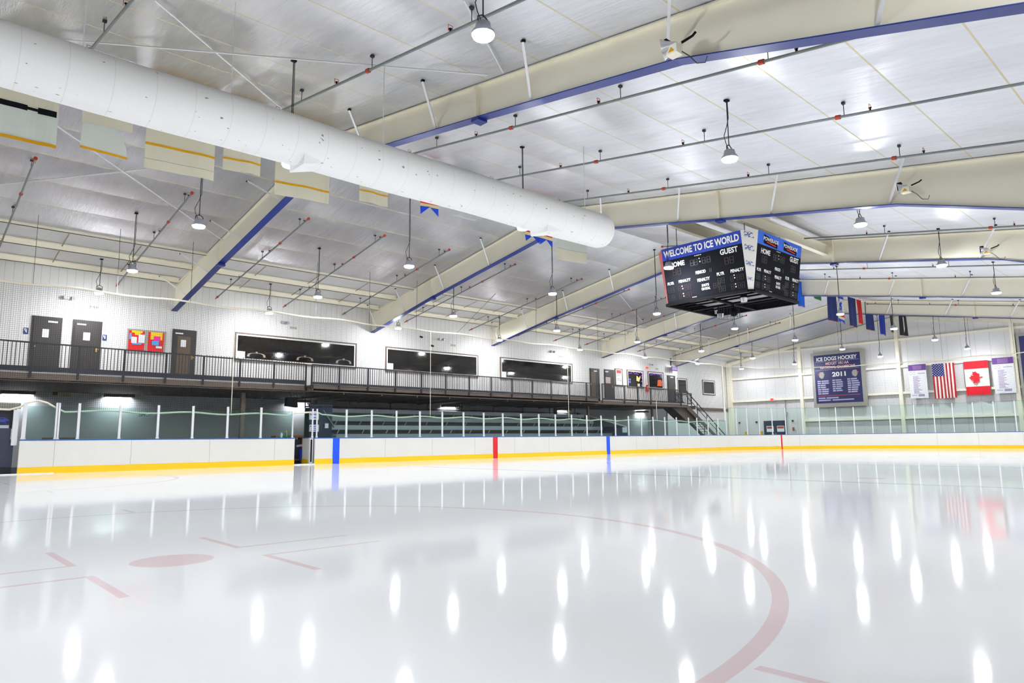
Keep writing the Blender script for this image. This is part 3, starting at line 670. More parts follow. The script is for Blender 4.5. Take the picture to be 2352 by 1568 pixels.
for (x, y) in ((sx-H0*.8, sy-H0*.8), (sx+H0*.8, sy-H0*.8), (sx-H0*.8, sy+H0*.8), (sx+H0*.8, sy+H0*.8)): MB().bar((x, y, zb), (x, y, zt-.05), .05).build('corner_upright', M_BLACK, sb)
MB().add([(x, y, zt-.06) for x, y, z in ringpts(H1-.06, c1, 0)], [tuple(range(8))]).build('top_tray', M_CREAM, sb)

# ------------------------------------------------------------------ dasher boards
def pth(kind, s):                                            # point on the rink side and outward direction
    if kind == 's': return Vector((s, W, 0)), Vector((0, 1, 0))
    if kind == 'c': return Vector((XE-RC+RC*sin(s), W-RC+RC*cos(s), 0)), Vector((sin(s), cos(s), 0))
    return Vector((XE, s, 0)), Vector((1, 0, 0))
def sweep(mb, pts, d0, d1, z0, z1, k=0):                     # strip of boards between depths d0..d1 and heights z0..z1
    n = len(pts); b = len(mb.v)
    for p, o in pts:
        for d, z in ((d0, z0), (d1, z0), (d1, z1), (d0, z1)): mb.v.append(p+o*d+Vector((0, 0, z)))
    for i in range(n-1):
        for j in range(4): mb.f.append((b+i*4+j, b+i*4+(j+1) % 4, b+i*4+4+(j+1) % 4, b+i*4+4+j)); mb.mi.append(k)
    mb.f += [(b+3, b+2, b+1, b), (b+n*4-4, b+n*4-3, b+n*4-2, b+n*4-1)]; mb.mi += [k, k]; return mb
def srange(kind, a, b, n): return [pth(kind, a+(b-a)*i/n) for i in range(n+1)]
M_SEAM = mat('board_seam', (176, 172, 166), .6)
def boards(name, lab, kind, a, b, n, seams):
    pts = srange(kind, a, b, n); m = pth(kind, (a+b)/2)[0]
    t = thing('dasher_board', lab, 'rink boards', m, 'white dasher boards round the ice')
    mb = sweep(MB(), pts, 0, .11, .0, BH-.02)
    for s in seams: sweep(mb, [pth(kind, s-.006 if kind != 'c' else s-.001), pth(kind, s+.006 if kind != 'c' else s+.001)], -.002, .02, .225, BH-.03, 1)
    mb.build('board_face', [M_BOARD, M_SEAM], t)
    sweep(MB(), pts, -.012, 0, .0, .215).build('kickplate', M_YEL, t)
    sweep(MB(), pts, -.02, .13, BH-.02, BH+.015).build('cap_rail', M_CAP, t)
    return t
xa, xb, xc = aty(43, 1040, W).x, aty(676, 1040, W).x, aty(723.5, 1040, W).x
XC = XE-RC
pxs = lambda l: [aty(p, 1020, W).x for p in l]
boards('a', 'white dasher board between the dark doorway and the open bench gate', 's', xa, xb, 1, pxs([126, 302, 482, 631]))
tB = boards('b', 'long white dasher board with two blue stripes and a red one', 's', xc, XC, 1, pxs([885, 993, 1091, 1182, 1261, 1335, 1462, 1510, 1560, 1610]))
for x, m, nm, w in ((-8.86, M_BLUE, 'blue_stripe', .152), (8.86, M_BLUE, 'blue_stripe', .152), (0, M_RED, 'red_stripe', .152)):
    sweep(MB(), srange('s', x-w, x+w, 1), -.016, 0, 0, BH-.021).build(nm, m, tB)
tC = boards('c', 'curved white dasher board in the far corner with a thin red goal line', 'c', 0, pi/2, 28, [pi/2*k/6 for k in range(1, 6)])
ag = math.asin((27.2-XC)/RC)
sweep(MB(), srange('c', ag-.006, ag+.006, 1), -.016, 0, 0, BH-.021).build('goal_line', M_RED, tC)
boards('d', 'straight white dasher board along the far end of the ice', 'e', W-RC, -15.4, 1, [W-RC-2.44*k for k in range(1, 8)])
tag(MB().box((aty(-60, 1083, W).x, W-.06, 0), (aty(123, 1083, W).x, W-.012, .03)).build('door_threshold', M_WHITE, None, (xa, W, 0)), 'white threshold strip on the ice before the dark doorway', 'threshold')

# ------------------------------------------------------------------ shielding glass
def solve(kind, px, z, lo, hi):
    f = lambda s: pix(pth(kind, s)[0]+pth(kind, s)[1]*.06+Vector((0, 0, z)))[0]-px
    a, b = lo, hi; fa = f(a)
    for _ in range(50):
        m = (a+b)/2; fm = f(m)
        if (fm > 0) == (fa > 0): a, fa = m, fm
        else: b = m
    return (a+b)/2
post_i = [0, 0]; pane_i = [0, 0]; PANES = []
def post(kind, s, h, w, end):
    p, o = pth(kind, s); q = p+o*.06; i = post_i[end]; post_i[end] += 1; u = Vector((o.y, -o.x, 0))
    lab = f'white aluminium glass post, {ORD[i % 30]} from the near end of the far side boards' if not end else f'white aluminium glass post, {ORD[i % 30]} along the curve and end boards'
    if i >= 30: lab = lab.replace(ORD[i % 30], 'thirty-'+ORD[i-30])
    t = thing('glass_post', lab, 'post', q+Vector((0, 0, BH+.015)), 'posts between the glass panes')
    MB().bar(q+Vector((0, 0, BH+.015)), q+Vector((0, 0, h)), w, .05, (o.x, o.y, 0)).build('upright', M_ALU, t)
    MB().bar(q+Vector((0, 0, BH+.015)), q+Vector((0, 0, BH+.06)), w+.03, .07, (o.x, o.y, 0)).build('foot_bracket', M_ALU, t)
def pane(kind, s0, s1, h, end, n=1):
    i = pane_i[end]; pane_i[end] += 1
    lab = f'clear glass pane, {ORD[i % 30]} from the near end above the far side boards' if not end else f'tall clear glass pane, {ORD[i % 30]} along the curve and end boards'
    if i >= 30: lab = lab.replace(ORD[i % 30], 'thirty-'+ORD[i-30])
    pts = srange(kind, s0, s1, n); m = pth(kind, (s0+s1)/2); q = m[0]+m[1]*.06
    o = sweep(MB(), pts, .055, .067, BH+.03, h).build('rink_glass', M_GLASSE if end else M_GLASS, None, q+Vector((0, 0, BH)))
    return tag(o, lab, 'glass pane', 'glass panes above the boards')
L1 = [53, 126, 132, 178, 273, 361, 441, 521, 598]
L2 = [717, 727, 795, 853, 910, 964, 1015.5, 1064.5, 1111, 1155, 1197, 1238, 1276, 1313.6, 1348.5, 1381.6, 1414, 1444.5, 1473.7, 1501, 1528, 1555, 1583, 1602, 1627, 1650]
GH, GP, GEH = 2.14, 2.26, 3.05
S1 = [aty(p, 1000, W+.06).x for p in L1]; S2 = [aty(p, 1000, W+.06).x for p in L2]
for k, s in enumerate(S1): post('s', s, GP, .11 if k == 0 else .05 if k in (1, 2) else .075, 0)
S1.append(aty(671, 1000, W+.06).x); post('s', S1[-1], GH, .05, 0)
for a, b in zip(S1, S1[1:]):
    if b-a > .3: PANES.append(pane('s', a+.03, b-.03, GH, 0))
for k, s in enumerate(S2): post('s', s, GP, .05 if k < 2 else .075, 0)
S2.append(XC-.02)
for a, b in zip(S2, S2[1:]):
    if b-a > .3: pane('s', a+.035, b-.035, GH, 0)
CA = [.0]+[solve('c', p, BH, 0, pi/2) for p in (1693, 1717, 1745, 1775, 1806, 1845, 1884, 1923, 1964, 2006, 2047)]
for s in CA: post('c', s, GEH, .06, 1)
EY = [solve('e', p, BH, W-RC, -14.5) for p in (2104, 2149, 2193, 2240, 2288, 2337)]
for s in EY: post('e', s, GEH, .06, 1)
for a, b in zip(CA, CA[1:]): pane('c', a+.004, b-.004, GEH+.02, 1, 3)
pane('c', CA[-1]+.004, pi/2, GEH+.02, 1, 3)
pane('e', W-RC, EY[0]+.03, GEH+.02, 1) if W-RC-EY[0] > .1 else None
for a, b in zip(EY, EY[1:]): pane('e', a-.03, b+.03, GEH+.02, 1)
pane('e', EY[-1]-.03, EY[-1]-1.2, GEH+.02, 1)

# ------------------------------------------------------------------ safety net above the glass
NP = [(x, 's') for x in [-36+.5*k for k in range(int((XC+36)/.5)+1)]]+[(a, 'c') for a in [pi/2*k/40 for k in range(41)]]+[(y, 'e') for y in [W-RC-.5*k for k in range(1, 39)]]
NT = [(pth(k, s)[0]+pth(k, s)[1]*.135) for s, k in NP]
NK = [k for s, k in NP]
arc = [0.]
for a, b in zip(NT, NT[1:]): arc.append(arc[-1]+(b-a).length)
ztop = lambda d: 6.1+.03*sin(d*1.9)
xg0, xg1 = aty(42, 960, W).x, aty(130, 960, W).x
def zlow(p, k, d):
    if k == 's':
        if p.x < xg0: return 2.02+.03*sin(d)
        if p.x < xg1: return 2.08+.24*sin(pi*(p.x-xg0)/(xg1-xg0))
        return 2.0+.035*sin(d*2*pi/2.6+.6)+(.1 if xb-.2 < p.x < xc+.2 else 0)
    return GEH-.03
net = thing('safety_net', 'black safety net hung from a white rope above the rink glass', 'net', (0, W+.1, 6.1))
mb = MB(); dense = []
step = .062; d = 0; i = 0
while d < arc[-1]:
    while arc[i+1] < d: i += 1
    f = (d-arc[i])/(arc[i+1]-arc[i]); dense.append((NT[i].lerp(NT[i+1], f), NK[i], d)); d += step
TW = .003
for p, k, d in dense: mb.tube([p+Vector((0, 0, zlow(p, k, d))), p+Vector((0, 0, ztop(d)))], TW, 3, False)
nh = int((6.1-2.0)/step)
for j in range(1, nh):
    run = []
    for n in range(0, len(NT)):
        z = ztop(arc[n])-j*step
        if z > zlow(NT[n], NK[n], arc[n]): run.append(NT[n]+Vector((0, 0, z)))
        else:
            if len(run) > 1: mb.tube(run, TW, 3, False)
            run = []
    if len(run) > 1: mb.tube(run, TW, 3, False)
tag(mb.build('netting', M_NET, net), kind='stuff')
MB().tube([p+Vector((0, 0, ztop(d))) for p, k, d in dense[::5]], .034, 6).build('top_rope', M_ROPE, net)
MB().tube([p+Vector((0, 0, zlow(p, k, d)))-pth('s', 0)[1]*0 for p, k, d in dense[::4] if k == 's'], .03, 6).build('bottom_rope', M_ROPE, net)
q = pth('c', 0)[0]+Vector((0, .145, 0)); MB().tube([q+Vector((0, 0, 2)), q+Vector((0, 0, 6.1))], .055, 8).build('corner_rope', M_ROPE, net)
for px, py in ((536.5, 840), (990, 800), (1304, 800), (1507, 880)):
    x = aty(px, py, W+.08).x; MB().tube([(x, W+.115, 2.0), (x, W+.115, 6.1 if px != 1507 else 3.6)], .013, 5).build('lacing_cord', M_ROPE, net)
for px, pyt, pxb in ((88.8, 493, 71.4), (277, 526, 267), (444.6, 555, 437), (508/3.92+600, 603, 726), (978/3.92+600, 624, 849), (1404/3.92+600, 643, 956.5), (2111/3.92+600, 674, 1047.5), (122/3.92+1200, 690, 1230), (670/3.92+1200, 715, 1371), (924/3.92+1200, 727, 1432)):
    a = roof(px, pyt, 1); b = aty(pxb, 700, W+.1); MB().tube([a, (b.x, W+.1, 6.1)], .008, 4).build('suspension_wire', M_DK, net)
for px in (2165, 2230, 2330, 1700, 1790, 1930):
    y = solve('e', px, 6.1, W-RC, -14) if px > 2066 else None
    p = pth('e', y)[0]+Vector((.1, 0, 0)) if y is not None else pth('c', solve('c', px, 6.1, 0, pi/2))[0]
    MB().tube([p+Vector((0, 0, 6.1)), (p.x, p.y, roofz(p.y))], .008, 4).build('suspension_wire', M_DK, net)

# ------------------------------------------------------------------ mezzanine deck
YL, YM = 16.6, 16.0
xj1, xj2 = -8.6, 11.62
xs_end = aty(1627, 900, YL).x; sx0 = aty(1578, 905, YL).x
dk = thing('mezzanine_deck', 'dark brown steel mezzanine walkway along the far wall', 'walkway', (0, YM, ZS))
SECT = [(XB+.02, xj1, YL, 3.26, 3.49), (xj1, xj2, YM, 3.33, 3.5), (xj2, sx0, YL, 3.2, 3.44)]
for a, b, y, za, zb_ in SECT:
    MB().box((a, y, za), (b, y+.05, zb_)).build('fascia', M_BROWN, dk)
    MB().box((a, y+.02, zb_), (b, y+.1, zb_+(.06 if y == YL else .02))).build('white_kerb', M_WHITE, dk)
    MB().box((a, y+.05, zb_-.06), (b, YW-.3, zb_)).build('deck_plate', M_BROWN, dk)
    MB().box((a, y+.05, ZS), (min(b, XJ), YLOW-.01, ZS+.04)).build('soffit', M_BROWN, dk)
for a, y in ((xj1+.07, YM), (xj2-.07, YM)): MB().box((a-.025, y, 3.25), (a+.025, YL+.05, 3.5)).build('return_fascia', M_BROWN, dk)
for k in range(18):
    x = -19.5+2.1*k
    y0 = YM if xj1 < x < xj2 else YL
    if x < xs_end and x > xj1: MB().box((x-.03, y0+.08, ZS-.08), (x+.03, YLOW-.52, ZS)).build('joist', M_BROWN, dk)
MB().box((XB, YL+.07, 3.34), (xj1, YL+.06, 3.36)) if False else None
# landing beyond the corner of the upper wall
MB().box((XJ, YL+1.24, ZD-.3), (xs_end, YREC-.02, ZD-.02)).build('landing', M_BROWN, dk)
for px, Y, w, zt_ in ((557, 17.3, .17, ZS), (1350, 17.3, .14, ZS), (1497, 17.3, .14, ZS), (1275, 20.8, .2, ZS), (725, 20.4, .09, ZS)):
    x = aty(px, 930, Y).x
    tag(MB().box((x-w/2, Y-w/2, -.02), (x+w/2, Y+w/2, zt_-.1)).build('support_column', M_BROWN, None, (x, Y, 0)), {557: 'brown steel column under the mezzanine behind the penalty glass', 1350: 'brown steel column under the mezzanine near the bleacher end', 1497: 'brown steel column under the mezzanine before the stairs', 1275: 'short brown column showing above the bleacher back, in its middle', 725: 'thin brown post at the near end of the bleacher'}[px], 'column')

# ------------------------------------------------------------------ guard railing
def railing(lab, y, posts, ztop_, zlo, zhi, zfoot, first=True, cont=None):
    x0, x1 = posts[0], cont or posts[-1]; zt0, zt1 = ztop_; zt = lambda x: zt0+(zt1-zt0)*(x-x0)/(x1-x0)
    t = thing('guard_railing', lab, 'railing', ((x0+x1)/2, y, zfoot), 'dark railings of the mezzanine')
    MB().bar((x0, y, zt(x0)-.02), (x1, y, zt(x1)-.02), .05, .05).build('top_rail', M_RAIL, t)
    MB().box((x0, y-.02, zlo), (x1, y+.02, zhi)).build('bottom_rail', M_RAIL, t)
    for x in posts if first else posts[1:]: MB().box((x-.035, y-.03, zfoot-.16), (x+.035, y+.03, zt(x)-.02)).build('post', M_RAIL, t)
    me = None; n = 0
    xs = list(posts)+([cont] if cont else [])
    for a, b in zip(xs, xs[1:]):
        m = max(1, round((b-a)/.118))
        for i in range(1, m):
            x = a+(b-a)*i/m; n += 1
            if n > 100: continue
            if me is None:
                o = MB().box((x-.011, y-.011, zhi), (x+.011, y+.011, zt(x)-.04)).build('baluster', M_RAIL, t, (x, y, zhi)); me = o.data; o.location = Vector((x, y, zhi))-WL[t.name]
            else:
                o = bpy.data.objects.new('baluster', me); COL.objects.link(o); o.parent = t; o.location = Vector((x, y, zhi))-WL[t.name]
KL = (.0850, .1338, .1834, .2341, .2847, .3335, .3845, .4353, .4861)
KM = (.4962, .5433, .5958, .6491, .7027, .7557, .8104, .8640, .9184, .9734, 1.0283, 1.0821, 1.1380, 1.1815)
KR = (1.1906, 1.2696, 1.3187, 1.3698)
pl = [CAM.x+k*(YL-CAM.y) for k in KL]; pm = [CAM.x+k*(YM-CAM.y) for k in KM]; pr = [CAM.x+k*(YL-CAM.y) for k in KR]
railing('dark steel railing before the restroom doors, left of the deck step', YL-.036, pl, (4.63, 4.50), 3.55, 3.735, 3.5)
railing('dark steel railing in front of the first two wide windows', YM-.036, pm[:8], (4.45, 4.44), 3.52, 3.635, 3.5)
railing('dark steel railing in front of the third wide window', YM-.036, pm[7:], (4.44, 4.5), 3.52, 3.635, 3.5, False)
railing('dark steel railing before the display windows, ending at the stair head', YL-.036, pr+[sx0-.9], (4.58, 4.5), 3.5, 3.6, 3.46)
railing('short dark railing on the landing beyond the stair head', YL+1.6, [sx0+.2, sx0+1.7, xs_end], (4.5, 4.5), 3.6, 3.68, 3.66)

# ------------------------------------------------------------------ stairs
p1, p2 = aty(1577.7, 890, YL), aty(1674.5, 1000, YL); sl = (p1.z-p2.z)/(p2.x-p1.x); run = ZD/sl
st = thing('staircase', 'brown steel stairs going down from the mezzanine to the far corner', 'stairs', (sx0, YL+.5, 0))
for y in (YL+.05, YL+1.15):
    MB().prism([(sx0+.02, y, ZD), (sx0+.02, y, ZD-.42), (sx0+run, y, -.02), (sx0+run, y, .2)], (0, .05, 0)).build('stringer', M_BROWN, st)
ns = 18
for k in range(ns):
    x, z = sx0+run*(k+.3)/ns, ZD-ZD*(k+.8)/ns
    MB().box((x, YL+.1, z-.03), (x+run/ns*1.05, YL+1.15, z)).build('tread', M_BROWN, st)
for y in (YL+.07, YL+1.17):
    MB().bar((sx0, y, ZD+1.0), (sx0+run, y, 1.0), .05).build('handrail', M_RAIL, st)
    MB().bar((sx0, y, ZD+.6), (sx0+run, y, .6), .035).build('mid_rail', M_RAIL, st)
    for k in range(5):
        x = sx0+run*(k+.1)/4.2; z = ZD-ZD*(k+.1)/4.2
        MB().box((x-.02, y-.02, z-.1), (x+.02, y+.02, z+1.0)).build('rail_post', M_RAIL, st)
MB().prism([(sx0-1.6, YL+.3, ZS-.01), (sx0+1.0, YL+.3, ZS-.01), (sx0+2.3, YL+.3, 2.05), (sx0+.5, YL+.3, 2.05)], (0, .9, 0)).build('enclosure', M_BROWN, st)

# ------------------------------------------------------------------ doors, windows and fittings of the upper wall
def child(mb, nm, m, par): return mb.build(nm, m, par)
def door(n, pts, Y, plate, hand, paper=None, pane=None, lab=None):
    fc, w, h = wallface(pts, Y); fc = Face((fc.o.x, Y, ZD), fc.u, (0, 0, fc.o.z+h-ZD)); h = fc.v.z
    d = struct(fc.rect(MB(), 0, 0, 1, 1, 0, 0, .05).build(f'door_{n}', M_DOOR, None, fc.p(.5, 0)))
    child(fc.rect(MB(), .06, 0, .94, .975, .05, 0, .02), 'door_leaf', M_DOOR, d)
    def sub(q, nm, m, t=.008):
        f2, a, b = wallface(q, Y-(.071 if nm != 'paper_notice' else .08)); return child(f2.rect(MB(), 0, 0, 1, 1, 0, 0, t), nm, m, d)
    sub(plate, 'name_plate', M_PAPER)
    if paper: sub(paper, 'paper_notice', M_PAPER)
    x, z = aty(*hand, Y).x, aty(*hand, Y).z
    q = MB(); q.box((x-.03, Y-.085, z-.1), (x+.03, Y-.07, z+.1)); q.bar((x, Y-.11, z), (x+.09, Y-.11, z), .025); q.bar((x, Y-.11, z), (x, Y-.08, z), .02); child(q, 'door_handle', M_BRASS, d)
    if pane: sub(pane[0], pane[1], pane[2])
    return d
def rq(x0, y0, x1, y1, s=0): return [(x0, y0), (x1, y0+s), (x1, y1+s), (x0, y1)]
door(1, [(72, 723), (142, 731), (136, 850), (65, 848)], YW, rq(111, 736, 133, 740, 2), (74, 795), rq(97, 755, 112, 774, 1))
door(2, [(167, 733), (233, 739), (229, 855), (160, 852)], YW, rq(177, 742, 198, 745, 2), (220, 803), rq(191, 763, 207, 781, 1))
door(3, [(396, 755), (450, 760), (447, 866), (391, 862)], YW, rq(403, 763, 421, 766, 2), (439, 821), rq(415, 780, 427, 796, 1), (rq(406, 772, 436, 862, 1), 'mid_brown_centre', mat('mid_brown_door', (92, 76, 56), .5, var=.2)))  # paler brown rectangle over the middle of the leaf
door(4, [(1353, 844), (1375, 848), (1378, 915), (1356, 912)], YW, rq(1364, 850, 1371, 853, 1), (1355.5, 882), None, (rq(1358, 854, 1369, 910), 'mid_brown_centre', mat('mid_brown_door', (92, 76, 56), .5, var=.2)))  # same paler brown rectangle, set on this leaf
door(5, [(1387, 847), (1409.5, 850), (1411, 915), (1389, 912)], YW, rq(1390, 852, 1397, 854.5), (1405, 887), None, (rq(1391, 866, 1402, 880), 'red_and_white_notice', mat('notice_pink', (196, 178, 172), .6)))
door(6, [(1532, 861), (1550, 863), (1552, 920), (1534, 918)], YW, rq(1540, 865, 1546, 867.5), (1549, 892))
def window(n, pts, Y, m=M_PANE):
    fc, w, h = wallface(pts, Y); a, b = .07/w, .07/h
    o = MB()
    for r in ((0, 0, 1, b), (0, 1-b, 1, 1), (0, b, a, 1-b), (1-a, b, 1, 1-b)): fc.rect(o, *r, 0, 0, .06)
    o = struct(o.build(f'window_{n}', M_BROWN, None, fc.p(.5, 0)))
    q = MB(); c, d = a*2, b*2
    for r in ((a, b, 1-a, d), (a, 1-d, 1-a, 1-b), (a, d, c, 1-d), (1-c, d, 1-a, 1-d)): fc.rect(q, *r, 0, 0, .045)
    child(q, 'inner_frame', M_WHITE, o); child(fc.rect(MB(), c, d, 1-c, 1-d, 0, 0, .02), 'window_pane', m, o)
    return o, fc, w, h
w1 = window(1, [(539, 761), (819, 790), (817, 848), (537, 827)], YW)
w2 = window(2, [(885, 795), (1098, 816), (1097, 868), (884, 852)], YW)
w3 = window(3, [(1148, 819), (1314, 836), (1314, 881), (1148, 870)], YW)
for o, fc, w, h in (w1, w2, w3):
    child(fc.rect(MB(), .14/w, .14/h, .14/w+.36, .14/h+.0, .0) if False else fc.rect(MB(), .14/w, .14/h, (.14+.38)/w, (.14+.34)/h, .022, 0, .006), 'white_sticker', M_PAPER, o)
M_ARC = mat('pale_pendant', (150, 142, 130), .5)
o, fc, w, h = w1
for a in (.165, .55, .885):                                  # pale arched pendant fittings seen in the dark room
    q = MB(); fc.stroke(q, [(a+.062*cos(t*pi/8), .18+.14*max(0, sin(t*pi/8))**.5) for t in range(9)], .018, .025); fc.rect(q, a-.008, .3, a+.008, .37, .025); child(q, 'pendant_fitting', M_ARC, o)
w4 = window(4, [(1439, 848), (1477, 852), (1478, 893), (1440, 889)], YW)
w5 = window(5, [(1487, 852), (1523, 856), (1524, 896), (1488, 892)], YW)
w6 = window(6, [(1554, 867), (1578, 870), (1578, 908), (1555, 904)], YREC)
w7 = window(7, [(1612, 871), (1641, 875), (1642, 909), (1614, 905)], YREC)
M_VIO = mat('violet_light', (150, 60, 255), .5, emit=1.2)
rr = random.Random(4)
for (o, fc, w, h), pts in ((w4, [(.08+.1*k+rr.uniform(-.02, .02), .84+rr.uniform(-.06, .05)) for k in range(9)]+[(.88, .72), (.9, .6), (.87, .4), (.86, .18)]), (w5, [(.1+.11*k, .86+rr.uniform(-.05, .03)) for k in range(8)]+[(.9, .7)])):
    for a, b in pts:
        child(fc.rect(MB(), a-.022, b-.022, a+.022, b+.022, .03), 'violet_light', M_VIO, o)
o, fc, w, h = w4
q = MB(); fc.poly(q, [(.56, .42), (.72, .36), (.83, .66), (.78, .7), (.7, .58), (.62, .7), (.57, .68)], .03); child(q, 'yellow_jersey', mat('yellow_jersey', (222, 206, 120), .7), o)
for b in (.46, .32): child(fc.rect(MB(), .1, b-.06, .22, b+.05, .03), 'blue_poster', mat('blue_poster', (78, 100, 190), .6), o)
child(fc.rect(MB(), .62, .1, .76, .26, .03), 'cream_box', mat('cream_box', (214, 204, 178), .6), o)
o, fc, w, h = w5
q = MB(); fc.poly(q, [(.66, .2), (.84, .2), (.86, .56), (.64, .56)], .03); fc.poly(q, [(.58, .2), (.65, .2), (.66, .54), (.62, .52)], .03); fc.poly(q, [(.85, .2), (.91, .22), (.9, .5), (.86, .54)], .03); child(q, 'orange_jersey', mat('orange_jersey', (244, 106, 16), .7), o)

def wallbox(name, lab, cat, q, m, Y=YW, t=.05, group=None):
    Y -= .004
    fc, w, h = wallface(q, Y); o = fc.rect(MB(), 0, 0, 1, 1, .0, 0, t).build(name, m, None, fc.p(.5, .5)); tag(o, lab, cat, group); return o, fc, w, h
M_NSIGN = mat('navy_sign', (24, 48, 104), .5)
for q, lab in ((rq(54, 752, 65, 766, 1), 'small navy restroom sign beside the door nearest the frame edge'), (rq(235.5, 768, 245, 781, 1), 'small navy restroom sign between the second brown door and the notice board')):
    o, fc, w, h = wallbox('restroom_sign', lab, 'sign', q, M_NSIGN, t=.02)
    q = MB(); fc.rect(q, .15, .55, .4, .9, .022); fc.rect(q, .35, .3, .62, .62, .022); fc.rect(q, .55, .2, .68, .85, .022); child(q, 'white_figure', M_PAPER, o)
o, fc, w, h = wallbox('notice_board', 'grey framed notice board with red backing and bright paper', 'notice board', [(293, 753), (381, 763), (378, 815), (290, 807)], M_GREYF, t=.05)
child(fc.rect(MB(), .03, .1, .44, .93, .052), 'red_panel', M_RED, o); child(fc.rect(MB(), .53, .1, .95, .93, .052), 'red_panel', M_RED, o)
for r, m in (((.1, .84, .38, .93), M_YEL), ((.18, .75, .33, .85), M_YEL), ((.05, .55, .1, .82), mat('sky_paper', (78, 170, 232), .6)), ((.1, .4, .24, .66), M_PAPER), ((.28, .42, .44, .78), M_PAPER), ((.12, .34, .36, .4), mat('sky_paper', (78, 170, 232), .6)), ((.59, .6, .9, .93), M_YEL), ((.67, .55, .85, .76), mat('pink_paper', (255, 40, 160), .6)), ((.63, .36, .81, .55), mat('sky_paper', (78, 170, 232), .6)), ((.74, .24, .9, .33), M_PAPER)):
    nsheet = globals().get('nsheet', 0)+1; child(fc.rect(MB(), *r, .054+.004*nsheet), 'paper_sheet', m, o)
o, fc, w, h = wallbox('framed_poster', 'framed white poster with a red header between a door and a display window', 'poster', [(1411, 845), (1429, 848), (1430.5, 889), (1413, 886)], M_BROWN, t=.04)
child(fc.rect(MB(), .12, .06, .88, .95, .042), 'picture_sheet', M_PAPER, o); child(fc.rect(MB(), .2, .74, .8, .92, .046), 'red_header', M_OGREY, o)
q = MB(); [fc.rect(q, .24, b, .6, b+.03, .046) for b in (.66, .58, .42, .34)]; fc.rect(q, .6, .3, .76, .36, .046); child(q, 'print', M_GREYF, o)
o, fc, w, h = wallbox('fire_extinguisher', 'red fire extinguisher on the wall between the display windows', 'fire extinguisher', [(1482.5, 886), (1487.5, 886.5), (1488, 900), (1483, 899)], M_RED, t=.12)
child(fc.rect(MB(), .2, 1.0, .8, 1.14, .03, 0, .06), 'valve', M_BLACK, o); child(fc.rect(MB(), .3, .3, .7, .7, -.003, 0, .01), 'mounting_plate', M_GREYF, o); child(fc.rect(MB(), .25, .55, .75, .8, .122), 'label_sticker', M_PAPER, o); child(fc.rect(MB(), .05, 1.15, .25, 2.3, .01, 0, .02), 'marker_strip', mat('pink_strip', (206, 160, 170), .6), o)
for q, lab, n, Y in ((rq(1481, 841.5, 1488.5, 847.5), 'glowing red exit sign high above the fire extinguisher', 1, YW),):
    o, fc, w, h = wallbox('exit_sign', lab, 'sign', q, M_PAPER, Y, .06)
    p = child(fc.rect(MB(), .04, .06, .96, .94, .062), 'lit_face', M_EXIT, o); q = MB(); fc.text(q, 'EXIT', .14, .2, .86, .8, .07, .02); child(q, 'lettering', mat('exit_red', (226, 30, 20), .5), p)
M_BEI = mat('beige_plastic', (206, 202, 190), .5)
for px, py, lab, kd in ((155, 684, 'white twin-head emergency light above the restroom doors', 1), (215.5, 705.5, 'faint beige wall vent above the notice board', 0), (650.5, 740.5, 'white twin-head emergency light above the first wide window', 1), (673.5, 753, 'faint beige wall vent just above the first wide window', 0),
                       (964, 773, 'small dark camera above the second wide window, left one of two', 2), (989.5, 793.5, 'tiny dark camera just above the second wide window', 2), (1010.5, 779, 'white twin-head emergency light above the second wide window', 1), (1040.5, 793, 'faint beige wall vent above the second wide window', 0), (1265.5, 807.5, 'white twin-head emergency light above the third wide window', 1), (1288, 819, 'faint beige wall vent above the third wide window', 0), (1492, 837, 'white twin-head emergency light above the exit sign', 1), (1508.5, 847, 'faint beige wall vent beside the exit sign', 0)):
    p = aty(px, py, YW)
    t = thing({0: 'wall_vent', 1: 'emergency_light', 2: 'security_camera'}[kd], lab, {0: 'vent', 1: 'emergency light', 2: 'camera'}[kd], p)
    if kd == 1:
        MB().box((p.x-.12, YW-.1, p.z-.07), (p.x+.12, YW-.001, p.z+.07)).build('mounting_case', M_BEI, t)
        for s in (-.13, .15): MB().tube([(p.x+s, YW-.1, p.z), (p.x+s+.03, YW-.22, p.z-.03)], .07, 10).build('lamp_head', M_HOUS, t)
    elif kd == 0:
        MB().box((p.x-.2, YW-.03, p.z-.07), (p.x+.2, YW-.001, p.z+.07)).build('vent_frame', M_BEI, t)
        q = MB(); [q.box((p.x-.17+.12*k, YW-.034, p.z-.05), (p.x-.08+.12*k, YW-.03, p.z+.05)) for k in range(3)]; q.build('grille', M_GREYF, t)
    else:
        MB().box((p.x-.06, YW-.06, p.z-.06), (p.x+.06, YW-.001, p.z+.06)).build('mount', M_BEI, t); MB().tube([(p.x, YW-.06, p.z), (p.x+.05, YW-.2, p.z-.05)], .05, 8).build('lens_barrel', M_BLACK, t)
# hanging purple sign on a bracket at the wall corner
a = aty(1540, 831, YW); fcx = aty(1556, 846, YW-.9)
t = thing('hanging_sign', 'small purple hanging sign on a wall bracket above the last brown door', 'sign', (a.x, YW, a.z))
f1 = aty(1542, 841, YW-.35); f2 = aty(1556.5, 852.5, YW-.35)
MB().box((a.x-.05, YW-.04, a.z-.3), (a.x+.05, YW-.001, a.z+.3)).build('bracket_plate', M_RAIL, t)
MB().bar((a.x, YW-.03, a.z+.02), (f2.x, YW-.36, a.z+.08), .05).build('bracket_arm', M_RAIL, t)
fc = Face((f1.x, YW-.35, f2.z), (f2.x-f1.x, 0, 0), (0, 0, f1.z-f2.z)); pn = fc.rect(MB(), 0, 0, 1, 1, 0, 0, -.04).build('sign_panel', M_PURPLE, t)
q = MB(); fc.rect(q, .15, .58, .85, .78, .006); fc.rect(q, .03, .3, .97, .46, .006); q.build('pale_lettering_band', M_LILAC, pn)
